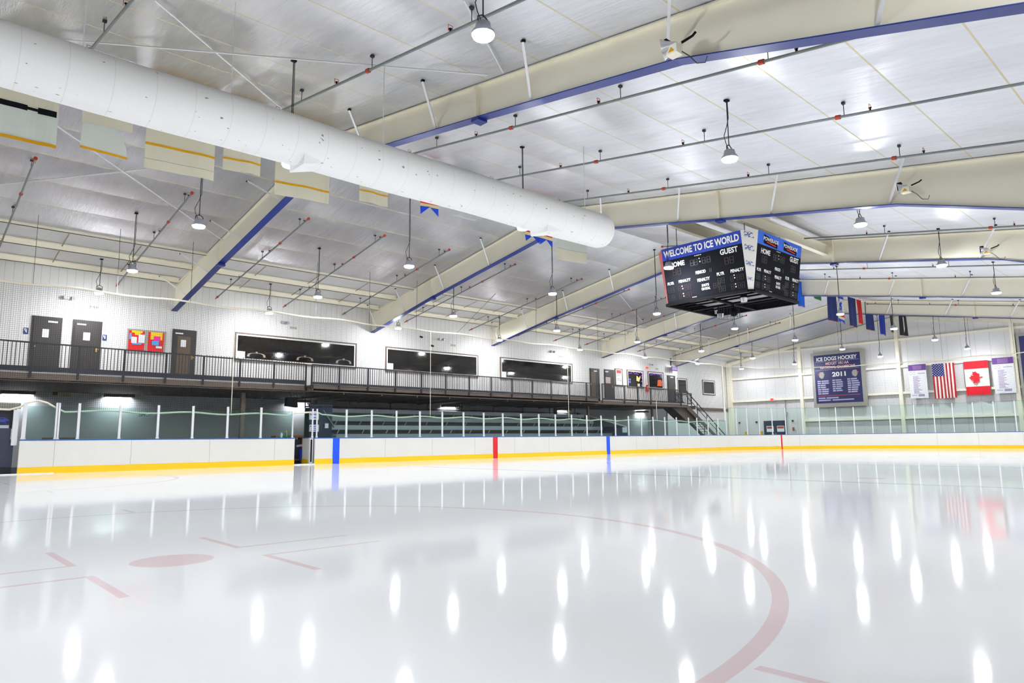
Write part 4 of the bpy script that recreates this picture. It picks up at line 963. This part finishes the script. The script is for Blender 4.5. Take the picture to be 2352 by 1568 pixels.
for s in (.1, .9): MB().tube([fc.p(s, 1), fc.p(s, 1)+Vector((0, 0, .16))], .012, 4).build('hanging_link', M_RAIL, t)
# brown ledge on the recessed wall
b0, b1 = aty(1600, 936, YREC), aty(1663, 939, YREC); tag(MB().box((b0.x, YREC-.12, b0.z-.22), (XW-.5, YREC-.001, b0.z+.02)).build('wall_ledge', M_BROWN, None, (b0.x, YREC, b0.z)), 'dark brown steel ledge along the recessed white wall past the stairs', 'ledge')

# ------------------------------------------------------------------ lamps under the mezzanine
M_SOF = mat('soffit_lamp_lens', (255, 255, 255), .5, emit=42, emitc=(235, 245, 255))
for px, lab in ((40, 'under the mezzanine beside the dark doorway'), (275, 'under the mezzanine behind the penalty glass'), (690, 'under the mezzanine by the open bench gate'), (1040, 'over the back of the bleacher, middle of its length'), (1300, 'over the far part of the bleacher back'), (1480, 'under the mezzanine just past the bleacher')):
    x = aty(px, 935, YLOW-.5).x; t = thing('soffit_lamp', 'flush white soffit lamp '+lab, 'lamp', (x, YLOW-.6, ZS))
    MB().box((x-.6, YLOW-.5, ZS-.16), (x+.6, YLOW-.47, ZS-.002)).box((x-.6, YLOW-.47, ZS-.16), (x-.57, YLOW-.03, ZS-.002)).box((x+.57, YLOW-.47, ZS-.16), (x+.6, YLOW-.03, ZS-.002)).build('lamp_valance', M_BROWN, t); MB().box((x-.55, YLOW-.42, ZS-.03), (x+.55, YLOW-.2, ZS-.005)).build('lens', M_SOF, t)
p = aty(147, 901, YLOW)-Vector((0, 0, .03))
t = thing('pack_lamp', 'beige wall pack lamp on the lower wall under the mezzanine', 'lamp', p)
MB().prism([(p.x-.25, YLOW-.001, p.z-.14), (p.x-.25, YLOW-.001, p.z+.14), (p.x-.25, YLOW-.22, p.z+.12), (p.x-.25, YLOW-.16, p.z-.12)], (.5, 0, 0)).build('mounting_case', mat('beige_case', (206, 188, 150), .5), t)
MB().box((p.x-.42, YLOW-.14, p.z-.1), (p.x-.26, YLOW-.001, p.z+.08)).build('side_box', M_BROWN, t)

# ------------------------------------------------------------------ bleacher
bx0, bx1 = aty(775, 990, 16).x, aty(1395, 985, 16.5).x
bl_ = thing('bleacher', 'dark metal bleacher with bench rows behind the rink glass', 'bleacher', ((bx0+bx1)/2, 17, 0))
for k in range(5):
    y, z = 15.3+.8*k, .82+.44*k
    MB().box((bx0, y, z-.05), (bx1, y+.26, z)).build('seat_plank', M_BENCH, bl_)
    MB().box((bx0, y-.01, z-.22), (bx1, y+.01, z-.05)).build('seat_front', M_BENCH, bl_)
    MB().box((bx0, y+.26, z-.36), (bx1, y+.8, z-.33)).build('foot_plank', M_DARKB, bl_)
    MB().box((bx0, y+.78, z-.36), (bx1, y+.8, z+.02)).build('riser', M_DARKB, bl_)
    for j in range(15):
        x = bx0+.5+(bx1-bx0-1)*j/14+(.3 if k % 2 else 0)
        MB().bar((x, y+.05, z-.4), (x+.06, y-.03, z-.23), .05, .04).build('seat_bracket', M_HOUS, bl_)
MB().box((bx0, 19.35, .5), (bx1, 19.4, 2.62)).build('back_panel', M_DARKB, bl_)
MB().bar((bx0, 19.36, 2.68), (bx1, 19.36, 2.68), .06).build('back_rail', M_RAIL, bl_)
for j in range(9):
    x = bx0+(bx1-bx0)*j/8; MB().bar((x, 19.38, 2.6), (x, 19.38, 3.05), .04).build('back_post', M_RAIL, bl_)
x = bx1+.15
pn = MB().prism([(x, 15.0, 0), (x, 15.0, 1.62), (x, 19.4, 2.72), (x, 19.4, 0)], (.06, 0, 0)).build('side_panel', M_NAVY, bl_)
MB().bar((x+.03, 15.0, 1.66), (x+.03, 19.4, 2.76), .1, .06).build('side_cap', M_BEI, bl_)
p = aty(1435, 987, 14.98); tag(MB().box((p.x-.24, 14.975, p.z-.17), (p.x+.24, 14.99, p.z+.17)).build('notice_sign', M_PAPER, None, p), 'small white sign at the sloping end panel of the bleacher', 'sign')
MB().box((p.x-1.0, 15.0, 0), (x, 15.05, 1.6)).build('end_front_panel', M_NAVY, bl_)
# dark partition with two white signs at the near end
a, b = aty(710, 990, 15.2).x, aty(762, 990, 15.2).x
pt = thing('partition', 'dark navy partition at the near end of the bleacher', 'partition', ((a+b)/2, 15.2, 0))
MB().box((a, 15.2, 0), (b, 15.26, 2.52)).build('partition_panel', M_NAVY, pt)
MB().box((a-.02, 15.17, 2.48), (b, 15.28, 2.56)).build('cap', M_RAIL, pt)
MB().bar((aty(742, 950, 15.15).x, 15.16, 2.3), (aty(768, 978, 15.15).x, 15.16, 1.55), .12, .04).build('diagonal_brace', M_GREYM, pt)
for q, lab, rows in ((rq(710, 947, 732, 963.5), 'upper of two white signs with blue lettering at the bleacher entrance', ((.1, .6, .9, .85), (.25, .18, .8, .42))), (rq(710, 975, 732, 991), 'lower of two white signs with blue lettering at the bleacher entrance', ((.1, .68, .9, .86), (.2, .4, .8, .56), (.2, .12, .8, .28)))):
    o, fc, w, h = wallbox('entrance_sign', lab, 'sign', q, M_PAPER, 15.19, .015)
    for r in rows:
        q = MB(); n = 7
        for i in range(n):
            a0 = r[0]+(r[2]-r[0])*i/n; fc.rect(q, a0, r[1], a0+(r[2]-r[0])/n*.7, r[3], .017)
        q.build('blue_lettering_band', M_SBLU, o)
o, fc, w, h = wallbox('notice_sign', 'small white notice on the navy partition beside the bleacher', 'sign', rq(746, 972, 754, 983), M_PAPER, 15.15, .015)

# ------------------------------------------------------------------ doorway, bench gate and bench fittings by the boards
X0 = -33.
dw = thing('rink_doorway', 'dark navy doorway in the boards at the frame edge, with a blue emblem', 'doorway', (xa-1.5, W+.3, 0))
MB().box((X0, W+.3, 0), (xa-.12, W+.36, aty(20, 938, W+.3).z)).build('door_panel', M_NAVY if False else mat('dark_navy_door', (10, 13, 26), .5), dw)
fc, w, h = wallface([(-40, 983), (31, 983), (28, 1073), (-40, 1073)], W+.29); fc.rect(MB(), 0, 0, 1, 1, 0, 0, .02).build('lower_panel', mat('slate_panel', (52, 56, 76), .6, var=.2), dw)
fc, w, h = wallface([(25, 984.5), (34, 984.5), (32, 1009), (24, 1009)], W+.26); q = fc.rect(MB(), 0, 0, 1, 1, 0, 0, .03).build('latch_plate', M_PAPER, dw); fc.rect(MB(), .35, .25, .65, .75, .032).build('latch', M_BLACK, q)
fc, w, h = wallface([(-14, 958), (21, 958), (20, 975), (-14, 975)], W+.29); q = MB(); fc.stroke(q, [(.1, .5), (.3, .9), (.7, .9), (.95, .5)], .16, .012); fc.rect(q, .3, .35, .8, .75, .012); q.build('blue_emblem', mat('emblem_blue', (52, 68, 150), .6), dw)
q = MB(); fc.text(q, "'S HOME 2", .3, .02, 1.0, .3, .014); q.build('lettering', mat('emblem_blue', (52, 68, 150), .6), dw)
fc, w, h = wallface([(-40, 976), (20, 976), (20, 983), (-40, 983)], W+.28); fc.rect(MB(), 0, 0, 1, 1, 0, 0, .02).build('grey_label_strip', M_HOUS, dw)
MB().box((xa-.2, W+.17, .9), (xa-.05, W+.3, 2.02)).build('door_jamb', M_ALU, dw)
MB().box((X0, W+.22, aty(20, 938, W+.3).z), (xa-.02, W+.36, aty(20, 938, W+.3).z+.18)).build('door_header', M_GREYF, dw)

gt = thing('bench_gate', 'white bench gate swung open in the gap between the boards', 'gate', (xc, W+.1, 0))
g0, g1 = Vector((aty(709, 1040, W+.25).x, W+.25, 0)), Vector((aty(694, 1040, W+1.0).x, W+1.0, 0)); d = (g1-g0).normalized(); nr = Vector((d.y, -d.x, 0))
MB().prism([g0+Vector((0, 0, .03)), g1+Vector((0, 0, .03)), g1+Vector((0, 0, BH)), g0+Vector((0, 0, BH))], nr*.07).build('gate_leaf', M_BOARD, gt)
MB().prism([g0-nr*.01+Vector((0, 0, .02)), g1-nr*.01+Vector((0, 0, .02)), g1-nr*.01+Vector((0, 0, .21)), g0-nr*.01+Vector((0, 0, .21))], nr*.01).build('kickplate', M_YEL, gt)
MB().bar(g0+nr*.03+Vector((0, 0, BH+.015)), g1+nr*.03+Vector((0, 0, BH+.015)), .12, .03).build('cap_rail', M_CAP, gt)
MB().prism([g0+nr*.03+Vector((0, 0, BH+.03)), g1+nr*.03+Vector((0, 0, BH+.03)), g1+nr*.03+Vector((0, 0, GH)), g0+nr*.03+Vector((0, 0, GH))], nr*.012).build('gate_glass', M_GLASS, gt)
MB().box((aty(709, 1040, W+.2).x, W+.14, 0), (xc-.02, W+.24, BH)).build('gate_post', M_ALU, gt)
MB().tube([(xc-.12, W+.1, .1), (xc-.12, W+.1, 1.0)], .03, 8).build('hinge_rod', M_BLACK, gt)
tag(MB().box((xb-.02, W-.01, 0), (xc+.02, W+.1, .035)).build('gate_sill', M_WHITE, None, (xb, W, 0)), 'white sill on the ice at the open bench gate', 'threshold')
bc = thing('bench_counter', 'brown wooden bench counter behind the open gate', 'counter', ((xb+xc)/2, W+1.7, 0))
xq0, xq1 = aty(632, 1003, W+1.7).x, aty(697, 1003, W+1.7).x
MB().box((xq0, W+1.65, 1.1), (xq1, W+2.1, 1.19)).build('counter_top', M_WOOD, bc); MB().box((xq1-.09, W+1.66, 0), (xq1, W+2.05, 1.1)).build('counter_leg', M_WOOD, bc); MB().box((xq0, W+1.7, 0), (xq1-.1, W+1.74, 1.02)).build('dark_front', mat('dark_purple_panel', (22, 18, 38), .6), bc)
MB().box((xq0, W+1.66, .12), (xq1, W+1.7, .2)).build('lower_rail', M_WOOD, bc)
p = aty(691, 1022, W+1.3); bs = thing('folded_chair', 'bright blue folded chair half seen through the gate gap', 'chair', (p.x, W+1.3, 0))
MB().box((p.x-.05, W+1.28, .15), (p.x+.12, W+1.32, .62)).build('seat_back', M_FROY, bs); MB().bar((p.x-.2, W+1.29, .74), (p.x+.1, W+1.29, .78), .05, .08).build('top_bar', M_LILAC, bs); MB().bar((p.x, W+1.3, 0), (p.x, W+1.3, .2), .03).build('leg', M_RAIL, bs)
xq0, xq1 = aty(97, 1003, W+1.5).x, aty(183, 1003, W+1.5).x
t = thing('penalty_bench', 'low brown wooden bench back seen over the boards behind the penalty glass', 'bench', ((xq0+xq1)/2, W+1.5, 0))
MB().box((xq0, W+1.48, .9), (xq1, W+1.54, 1.15)).build('bench_back', M_WOOD, t); MB().box((xq0, W+1.1, .42), (xq1, W+1.48, .47)).build('bench_seat', M_WOOD, t)
for x in (xq0+.1, xq1-.1): MB().box((x-.04, W+1.15, -.02), (x+.04, W+1.5, .9)).build('bench_leg', M_WOOD, t)
for px, h, m, m2, lab in ((647, .26, mat('clear_bottle', (170, 196, 190), .3), M_HOUS, 'clear sports bottle standing on the boards near the gate'), (658.5, .3, M_GREENP, M_ORANGE, 'green sports bottle with an orange cap on the boards near the gate')):
    x = aty(px, 1000, W+.06).x; t = thing('sports_bottle', lab, 'bottle', (x, W+.1, BH+.015))
    MB().lathe((x, W+.1, BH+.016), [(.045, 0), (.05, .02), (.05, h*.62), (.03, h*.72)], 12).build('bottle_body', m, t, smooth=True); MB().lathe((x, W+.1, BH+.016), [(.033, h*.72), (.033, h*.84), (.012, h*.86), (.012, h)], 10).build('cap', m2, t)
sp = aty(670, 922, 16.4); t = thing('loudspeaker', 'dark loudspeaker hung under the mezzanine edge near the gate', 'loudspeaker', sp)
MB().prism([(sp.x-.26, 16.3, sp.z-.2), (sp.x+.26, 16.3, sp.z-.26), (sp.x+.22, 16.3, sp.z+.2), (sp.x-.22, 16.3, sp.z+.2)], (0, .3, 0)).build('cabinet', M_BLACK, t); MB().tube([(sp.x, 16.45, sp.z+.19), (sp.x, 16.45, ZS+.1)], .02, 6).build('hanger', M_RAIL, t)
fc, w, h = wallface([(318, 945), (351, 946), (351, 957), (318, 956)], W+.13); q = MB(); fc.text(q, 'HOME', 0, 0, 1, 1, .0, .02, mirror=True); q.build('faint_lettering', mat('dull_grey_letter', (112, 124, 126), .6), PANES[3])

# ------------------------------------------------------------------ end wall fittings
def endbox(name, lab, cat, q, m, X, t=.05, group=None):
    fc, w, h = endface(q, X); o = fc.rect(MB(), 0, 0, 1, 1, .0, 0, t).build(name, m, None, fc.p(.5, .5)); tag(o, lab, cat, group); return o, fc, w, h
M_PLQ = mat('plaque_navy', (26, 30, 92), .5); M_PLP = mat('plaque_print', (176, 170, 200), .6); M_PINK = mat('plaque_pink', (236, 190, 190), .6)
o, fc, w, h = endbox('champions_plaque', 'large navy champions plaque in a grey frame on the end wall', 'plaque', [(1862.5, 813), (1986, 800.5), (1994, 930), (1872, 937)], M_GREYF, XW-.3, .12)
b_ = fc.rect(MB(), .055, .07, .925, .955, .122).build('plaque_board', M_PLQ, o)
q = MB(); fc.text(q, 'ICE DOGS HOCKEY', .11, .845, .87, .915, .13, .03); fc.text(q, '2011', .39, .545, .645, .63, .13, .04); q.build('lettering', M_WHITE, b_)
q = MB(); fc.text(q, 'MIDGET 18U AA', .28, .765, .715, .815, .13, .02); fc.text(q, 'NATIONAL CHAMPIONS', .175, .695, .83, .745, .13, .02); q.build('pink_lettering', M_PINK, b_)
q = MB(); rr = random.Random(2)
for c, n, bt in ((.1, 7, .475), (.385, 6, .48), (.665, 7, .485)):
    for i in range(n):
        L = rr.uniform(.15, .22); y = bt-.038*i; fc.rect(q, c, y-.012, c+L*.3, y+.012, .128); fc.rect(q, c+L*.36, y-.012, c+L, y+.012, .128)
for y, L in ((.165, .38), (.125, .66)): fc.rect(q, .1, y-.011, .1+L*.35, y+.011, .128); fc.rect(q, .1+L*.4, y-.011, .1+L, y+.011, .128)
q.build('small_print', M_PLP, b_)
q = MB(); fc.rect(q, .1, .2, .88, .212, .13); q.build('red_rule', M_OGREY, b_); q = MB(); [fc.rect(q, .07, b, .9, b+.005, .13) for b in (.828, .675)]; q.build('pale_rule', M_PLP, b_)
for s in (0, 1):
    q = MB(); ca = .19 if not s else .81
    fc.poly(q, [(ca-.055, .6), (ca-.03, .64), (ca+.03, .645), (ca+.055, .6), (ca+.04, .55), (ca+.015, .52), (ca-.02, .53), (ca-.045, .55)], .13); q.build('grey_emblem', M_GREYF, b_)
    q = MB(); fc.rect(q, ca+(.04 if s else -.065), .58, ca+(.065 if s else -.04), .62, .132); q.build('red_accent', M_OGREY, b_)
fc2, w2_, h2_ = endface([(2337, 767), (2400, 761), (2408, 905), (2346, 910)], XW-.3)
o = fc2.rect(MB(), 0, 0, 1, 1, 0, 0, .12).build('champions_plaque', M_GREYF, None, fc2.p(.5, .5)); tag(o, 'second navy plaque cut by the frame edge beside a cream column', 'plaque'); fc2.rect(MB(), .1, .06, .93, .96, .122).build('plaque_board', M_PLQ, o)

M_FLR = mat('flag_red', (186, 20, 36), .8); M_FLW = mat('flag_white', (236, 230, 222), .8)
def starfield():
    m = newmat('star_field'); g = NG(m)
    s = g.m('MULTIPLY', g.m('SINE', g.m('MULTIPLY', g.y, 34.)), g.m('SINE', g.m('MULTIPLY', g.z, 34.)))
    g.base(g.mix(g.m('GREATER_THAN', s, .6), L3((44, 48, 118)), L3((226, 224, 230)))); g.b.inputs['Roughness'].default_value = .8; return m
M_STAR = starfield()
def flagcloth(fc, mb, a0, b0, a1, b1, h, k=0, n=10, amp=.05):
    for i in range(n):
        for j in range(6):
            f = lambda a, b: fc.p(a, b, h+amp*(1.2-b)*sin(a*9+b*2))
            x0, x1 = a0+(a1-a0)*i/n, a0+(a1-a0)*(i+1)/n; y0, y1 = b0+(b1-b0)*j/6, b0+(b1-b0)*(j+1)/6
            mb.face([f(x0, y0), f(x1, y0), f(x1, y1), f(x0, y1)], k)
fc, w, h = endface([(2139.5, 836), (2192, 832.5), (2197, 912.5), (2148, 915.5)], XW-.34)
t = thing('stars_and_stripes_flag', 'red and white striped flag with a starry blue corner on the end wall', 'flag', fc.p(.5, 1))
mb = MB()
for i in range(13):
    flagcloth(fc, mb, i/13, 0 if i < 13 else 0, (i+1)/13, 1, .0, i % 2, 2)
mb.build('striped_field', [M_FLR, M_FLW], t); mb = MB(); flagcloth(fc, mb, 0, .64, 7/13, 1, .02); mb.build('starry_corner', M_STAR, t)
MB().tube([fc.p(-.02, 1.01), fc.p(1.02, 1.01)], .02, 6).build('flag_pole', M_ALU, t)
fc, w, h = endface([(2212.5, 831.5), (2268, 826), (2276, 904), (2222, 909)], XW-.34)
t = thing('maple_leaf_flag', 'red and white flag with a red maple leaf on the end wall', 'flag', fc.p(.5, 1))
mb = MB(); flagcloth(fc, mb, 0, .25, 1, .77, 0); mb.build('white_field', M_FLW, t)
for a, b in ((0, .25), (.77, 1)): mb = MB(); flagcloth(fc, mb, 0, a, 1, b, 0); mb.build('red_band', mat('maple_red', (226, 16, 36), .8), t)
half = [(0, 1), (.14, .72), (.3, .8), (.24, .42), (.44, .62), (.5, .5), (.76, .54), (.68, .3), (.8, .22), (.46, -.1), (.52, -.24), (.06, -.16), (.05, -.6)]
leaf = half+[(-x, y) for x, y in reversed(half[1:])]
asp = w/h
pts = [(.53-y*.37, .515+x*.23) for x, y in leaf]
mb = MB()
for i in range(len(pts)): a, b = pts[i], pts[(i+1) % len(pts)]; fc.poly(mb, [(.47, .515), a, b], .085)
mb.build('maple_leaf', mat('maple_red', (226, 16, 36), .8), t); MB().tube([fc.p(-.02, 1.01), fc.p(1.02, 1.01)], .02, 6).build('flag_pole', M_ALU, t)
for q, lab in (([(2086, 838.5), (2127, 835), (2132.5, 912.5), (2092, 916)], 'white roster banner with a purple header between a column and the striped flag'), ([(2277, 823.5), (2326, 818), (2336, 900.5), (2287, 904.5)], 'white roster banner with a purple header beside the maple leaf flag')):
    o, fc, w, h = endbox('roster_banner', lab, 'banner', q, M_PAPER, XW-.34, .03, )
    fc.rect(MB(), 0, .82, 1, 1, .033).build('purple_header', M_PURPLE, o)
    q = MB(); fc.rect(q, .25, .84, .75, .97, .036); q.build('header_print', mat('header_print', (136, 98, 160), .6), o)
    q = MB(); rr = random.Random(7)
    for i in range(17): fc.rect(q, .22, .635-.031*i, .22+rr.uniform(.25, .52), .652-.031*i, .034)
    fc.rect(q, .5, .72, .92, .74, .034); fc.rect(q, .1, .08, .4, .1, .034); fc.rect(q, .45, .05, .8, .12, .034); q.build('lilac_print', M_LILAC, o)
    q = MB(); fc.stroke(q, [(.12+.07*cos(i*pi/6), .74+.04*sin(i*pi/6)) for i in range(13)], .012, .034); fc.stroke(q, [(.3+.07*cos(i*pi/6), .74+.04*sin(i*pi/6)) for i in range(13)], .012, .034); q.build('ring_marks', M_GREYF, o)
# double doors at the end
fc, w, h = endface([(1755, 966.5), (1804, 965), (1805, 998), (1755.5, 998)], XW-.02); zt_ = fc.o.z+h; fc = Face((fc.o.x, fc.o.y, 0), fc.u, (0, 0, zt_))
for n, (a, b) in enumerate(((0, .49), (.51, 1))):
    d = struct(fc.rect(MB(), a, 0, b, 1, 0, 0, .05).build(f'door_{7+n}', M_NAVY, None, fc.p((a+b)/2, 0)))
    c = a+.06*0+(.1 if n == 0 else .08); q = fc.rect(MB(), c+.03, .58, c+.36, .8, .055, 0, .01).build('paper_sign', M_PAPER, d); fc.rect(MB(), c+.05, .7, c+.34, .78, .068).build('red_print', M_OGREY, q)
    fc.rect(MB(), b-.06 if n == 0 else a+.03, .45, b-.03 if n == 0 else a+.06, .52, .05, 0, .05).build('door_handle', M_HOUS, d)
o, fc, w, h = endbox('exit_sign', 'small glowing red exit sign on the girt above the double doors', 'sign', [(1770, 914.5), (1778, 914), (1778, 920), (1770, 920.5)], M_PAPER, XW-.25, .08)
p = child(fc.rect(MB(), .04, .06, .96, .94, .082), 'lit_face', M_EXIT, o); q = MB(); fc.text(q, 'EXIT', .14, .2, .86, .8, .09, .02); child(q, 'lettering', mat('exit_red', (226, 30, 20), .5), p)
for q, nm, lab, m in (([(1821, 981), (1824.5, 981), (1825, 988), (1821, 988)], 'alarm_box', 'small red alarm box on the end wall beside the double doors', M_OGREY), ([(1680, 992), (1684, 992), (1684, 998), (1680, 998)], 'electrical_box', 'small yellow box low on the end wall, nearest the stairs', M_GOLD), ([(1712, 991), (1716, 991), (1716, 998), (1712, 998)], 'electrical_box', 'small yellow box low on the end wall, middle of three', M_GOLD), ([(1748, 990), (1752, 990), (1752, 998), (1748, 998)], 'electrical_box', 'small yellow box low on the end wall, touching the double doors', M_GOLD)):
    endbox(nm, lab, 'box', q, m, XW-.02, .08)
for px, py, lab in ((1699, 970.5, 'tiny dark wall speaker on the end wall near the corner'), (1738, 969, 'tiny dark wall speaker just before the double doors'), (1821, 966, 'tiny dark wall speaker above the red alarm box')):
    endbox('wall_speaker', lab, 'speaker', [(px-1.6, py-1.8), (px+1.6, py-1.8), (px+1.6, py+1.8), (px-1.6, py+1.8)], M_NAVY, XW-.02, .1)
x = XW-.1; y = atx(1804, 930, x).y
t = thing('conduit', 'thin dark conduit running down the end wall beside the double doors', 'pipe', (x, y, 0))
MB().tube([(x, y, .0), (x, y, 4.2)], .03, 6).build('conduit_run', M_GREYM, t); MB().box((x-.06, y-.1, 2.75), (x+.06, y+.1, 3.05)).build('junction_box', M_HOUS, t)

# ------------------------------------------------------------------ floodlights with cables on the frames
def flood(i, px, py, lab, s=1.0):
    X = BEAMX[i]-.55; c = atx(px, py, X); t = thing('strobe_floodlight', lab, 'floodlight', c, 'floodlights clamped to roof frame braces')
    d = Vector((-.35, .85, -.1)).normalized(); r = lambda p: c+p*s
    MB().tube([c-d*.02, c+d*.08, c+d*.2, c+d*.22], [.05*s, .09*s, .16*s, .17*s], 14, False).build('reflector', mat('chrome_reflector', (214, 216, 220), .2, .7), t, smooth=True)
    MB().box(c+Vector((-.12, -.08, -.18)), c+Vector((.06, .12, -.03))).build('ballast_box', M_CREAM, t)
    MB().box(c+Vector((-.12, .1, -.08)), c+Vector((.0, .2, .12))).build('bracket', M_BLACK, t)
    MB().face([c+Vector((-.125, .08, -.15)), c+Vector((-.125, -.04, -.15)), c+Vector((-.125, .02, -.07))]).build('warning_triangle', M_GOLD, t)
    MB().tube([c+Vector((0, -.1, 0)), c+Vector((.03, -.18, .03)), c+Vector((.05, -.28, .06)), c+Vector((.05, -.34, .1))], .022*s, 6).build('plug', M_BLACK, t)
    MB().tube([c+Vector((0, -.1, -.15)), c+Vector((.05, -.2, -.25)), c+Vector((.1, -.3, -.4)), c+Vector((.15, -.42, -.42)), c+Vector((.15, -.46, -.33))], .009, 5).build('cable', M_DK, t)
flood(1, 1553, 104, 'chrome floodlight with a cream box on the nearest roof frame')
flood(2, 2083, 428, 'floodlight with looped cables on the roof frame above the scoreboard', .8)
flood(3, 2268, 572, 'floodlight with dark cables on the roof frame past the scoreboard', .8)

# ------------------------------------------------------------------ light and view
w = bpy.data.worlds.new('world'); SC.world = w; w.use_nodes = True; w.node_tree.nodes['Background'].inputs[0].default_value = (.8, .85, .9, 1); w.node_tree.nodes['Background'].inputs[1].default_value = .2
vs = SC.view_settings; vs.view_transform = 'Standard'; vs.look = 'None'; vs.gamma = 1; vs.use_curve_mapping = False; vs.exposure = 0.0
c = SC.cycles; c.use_denoising = True; c.max_bounces = 10; c.diffuse_bounces = 5; c.glossy_bounces = 4; c.transparent_max_bounces = 16; c.transmission_bounces = 2
c.sample_clamp_indirect = 6; c.caustics_reflective = False; c.caustics_refractive = False
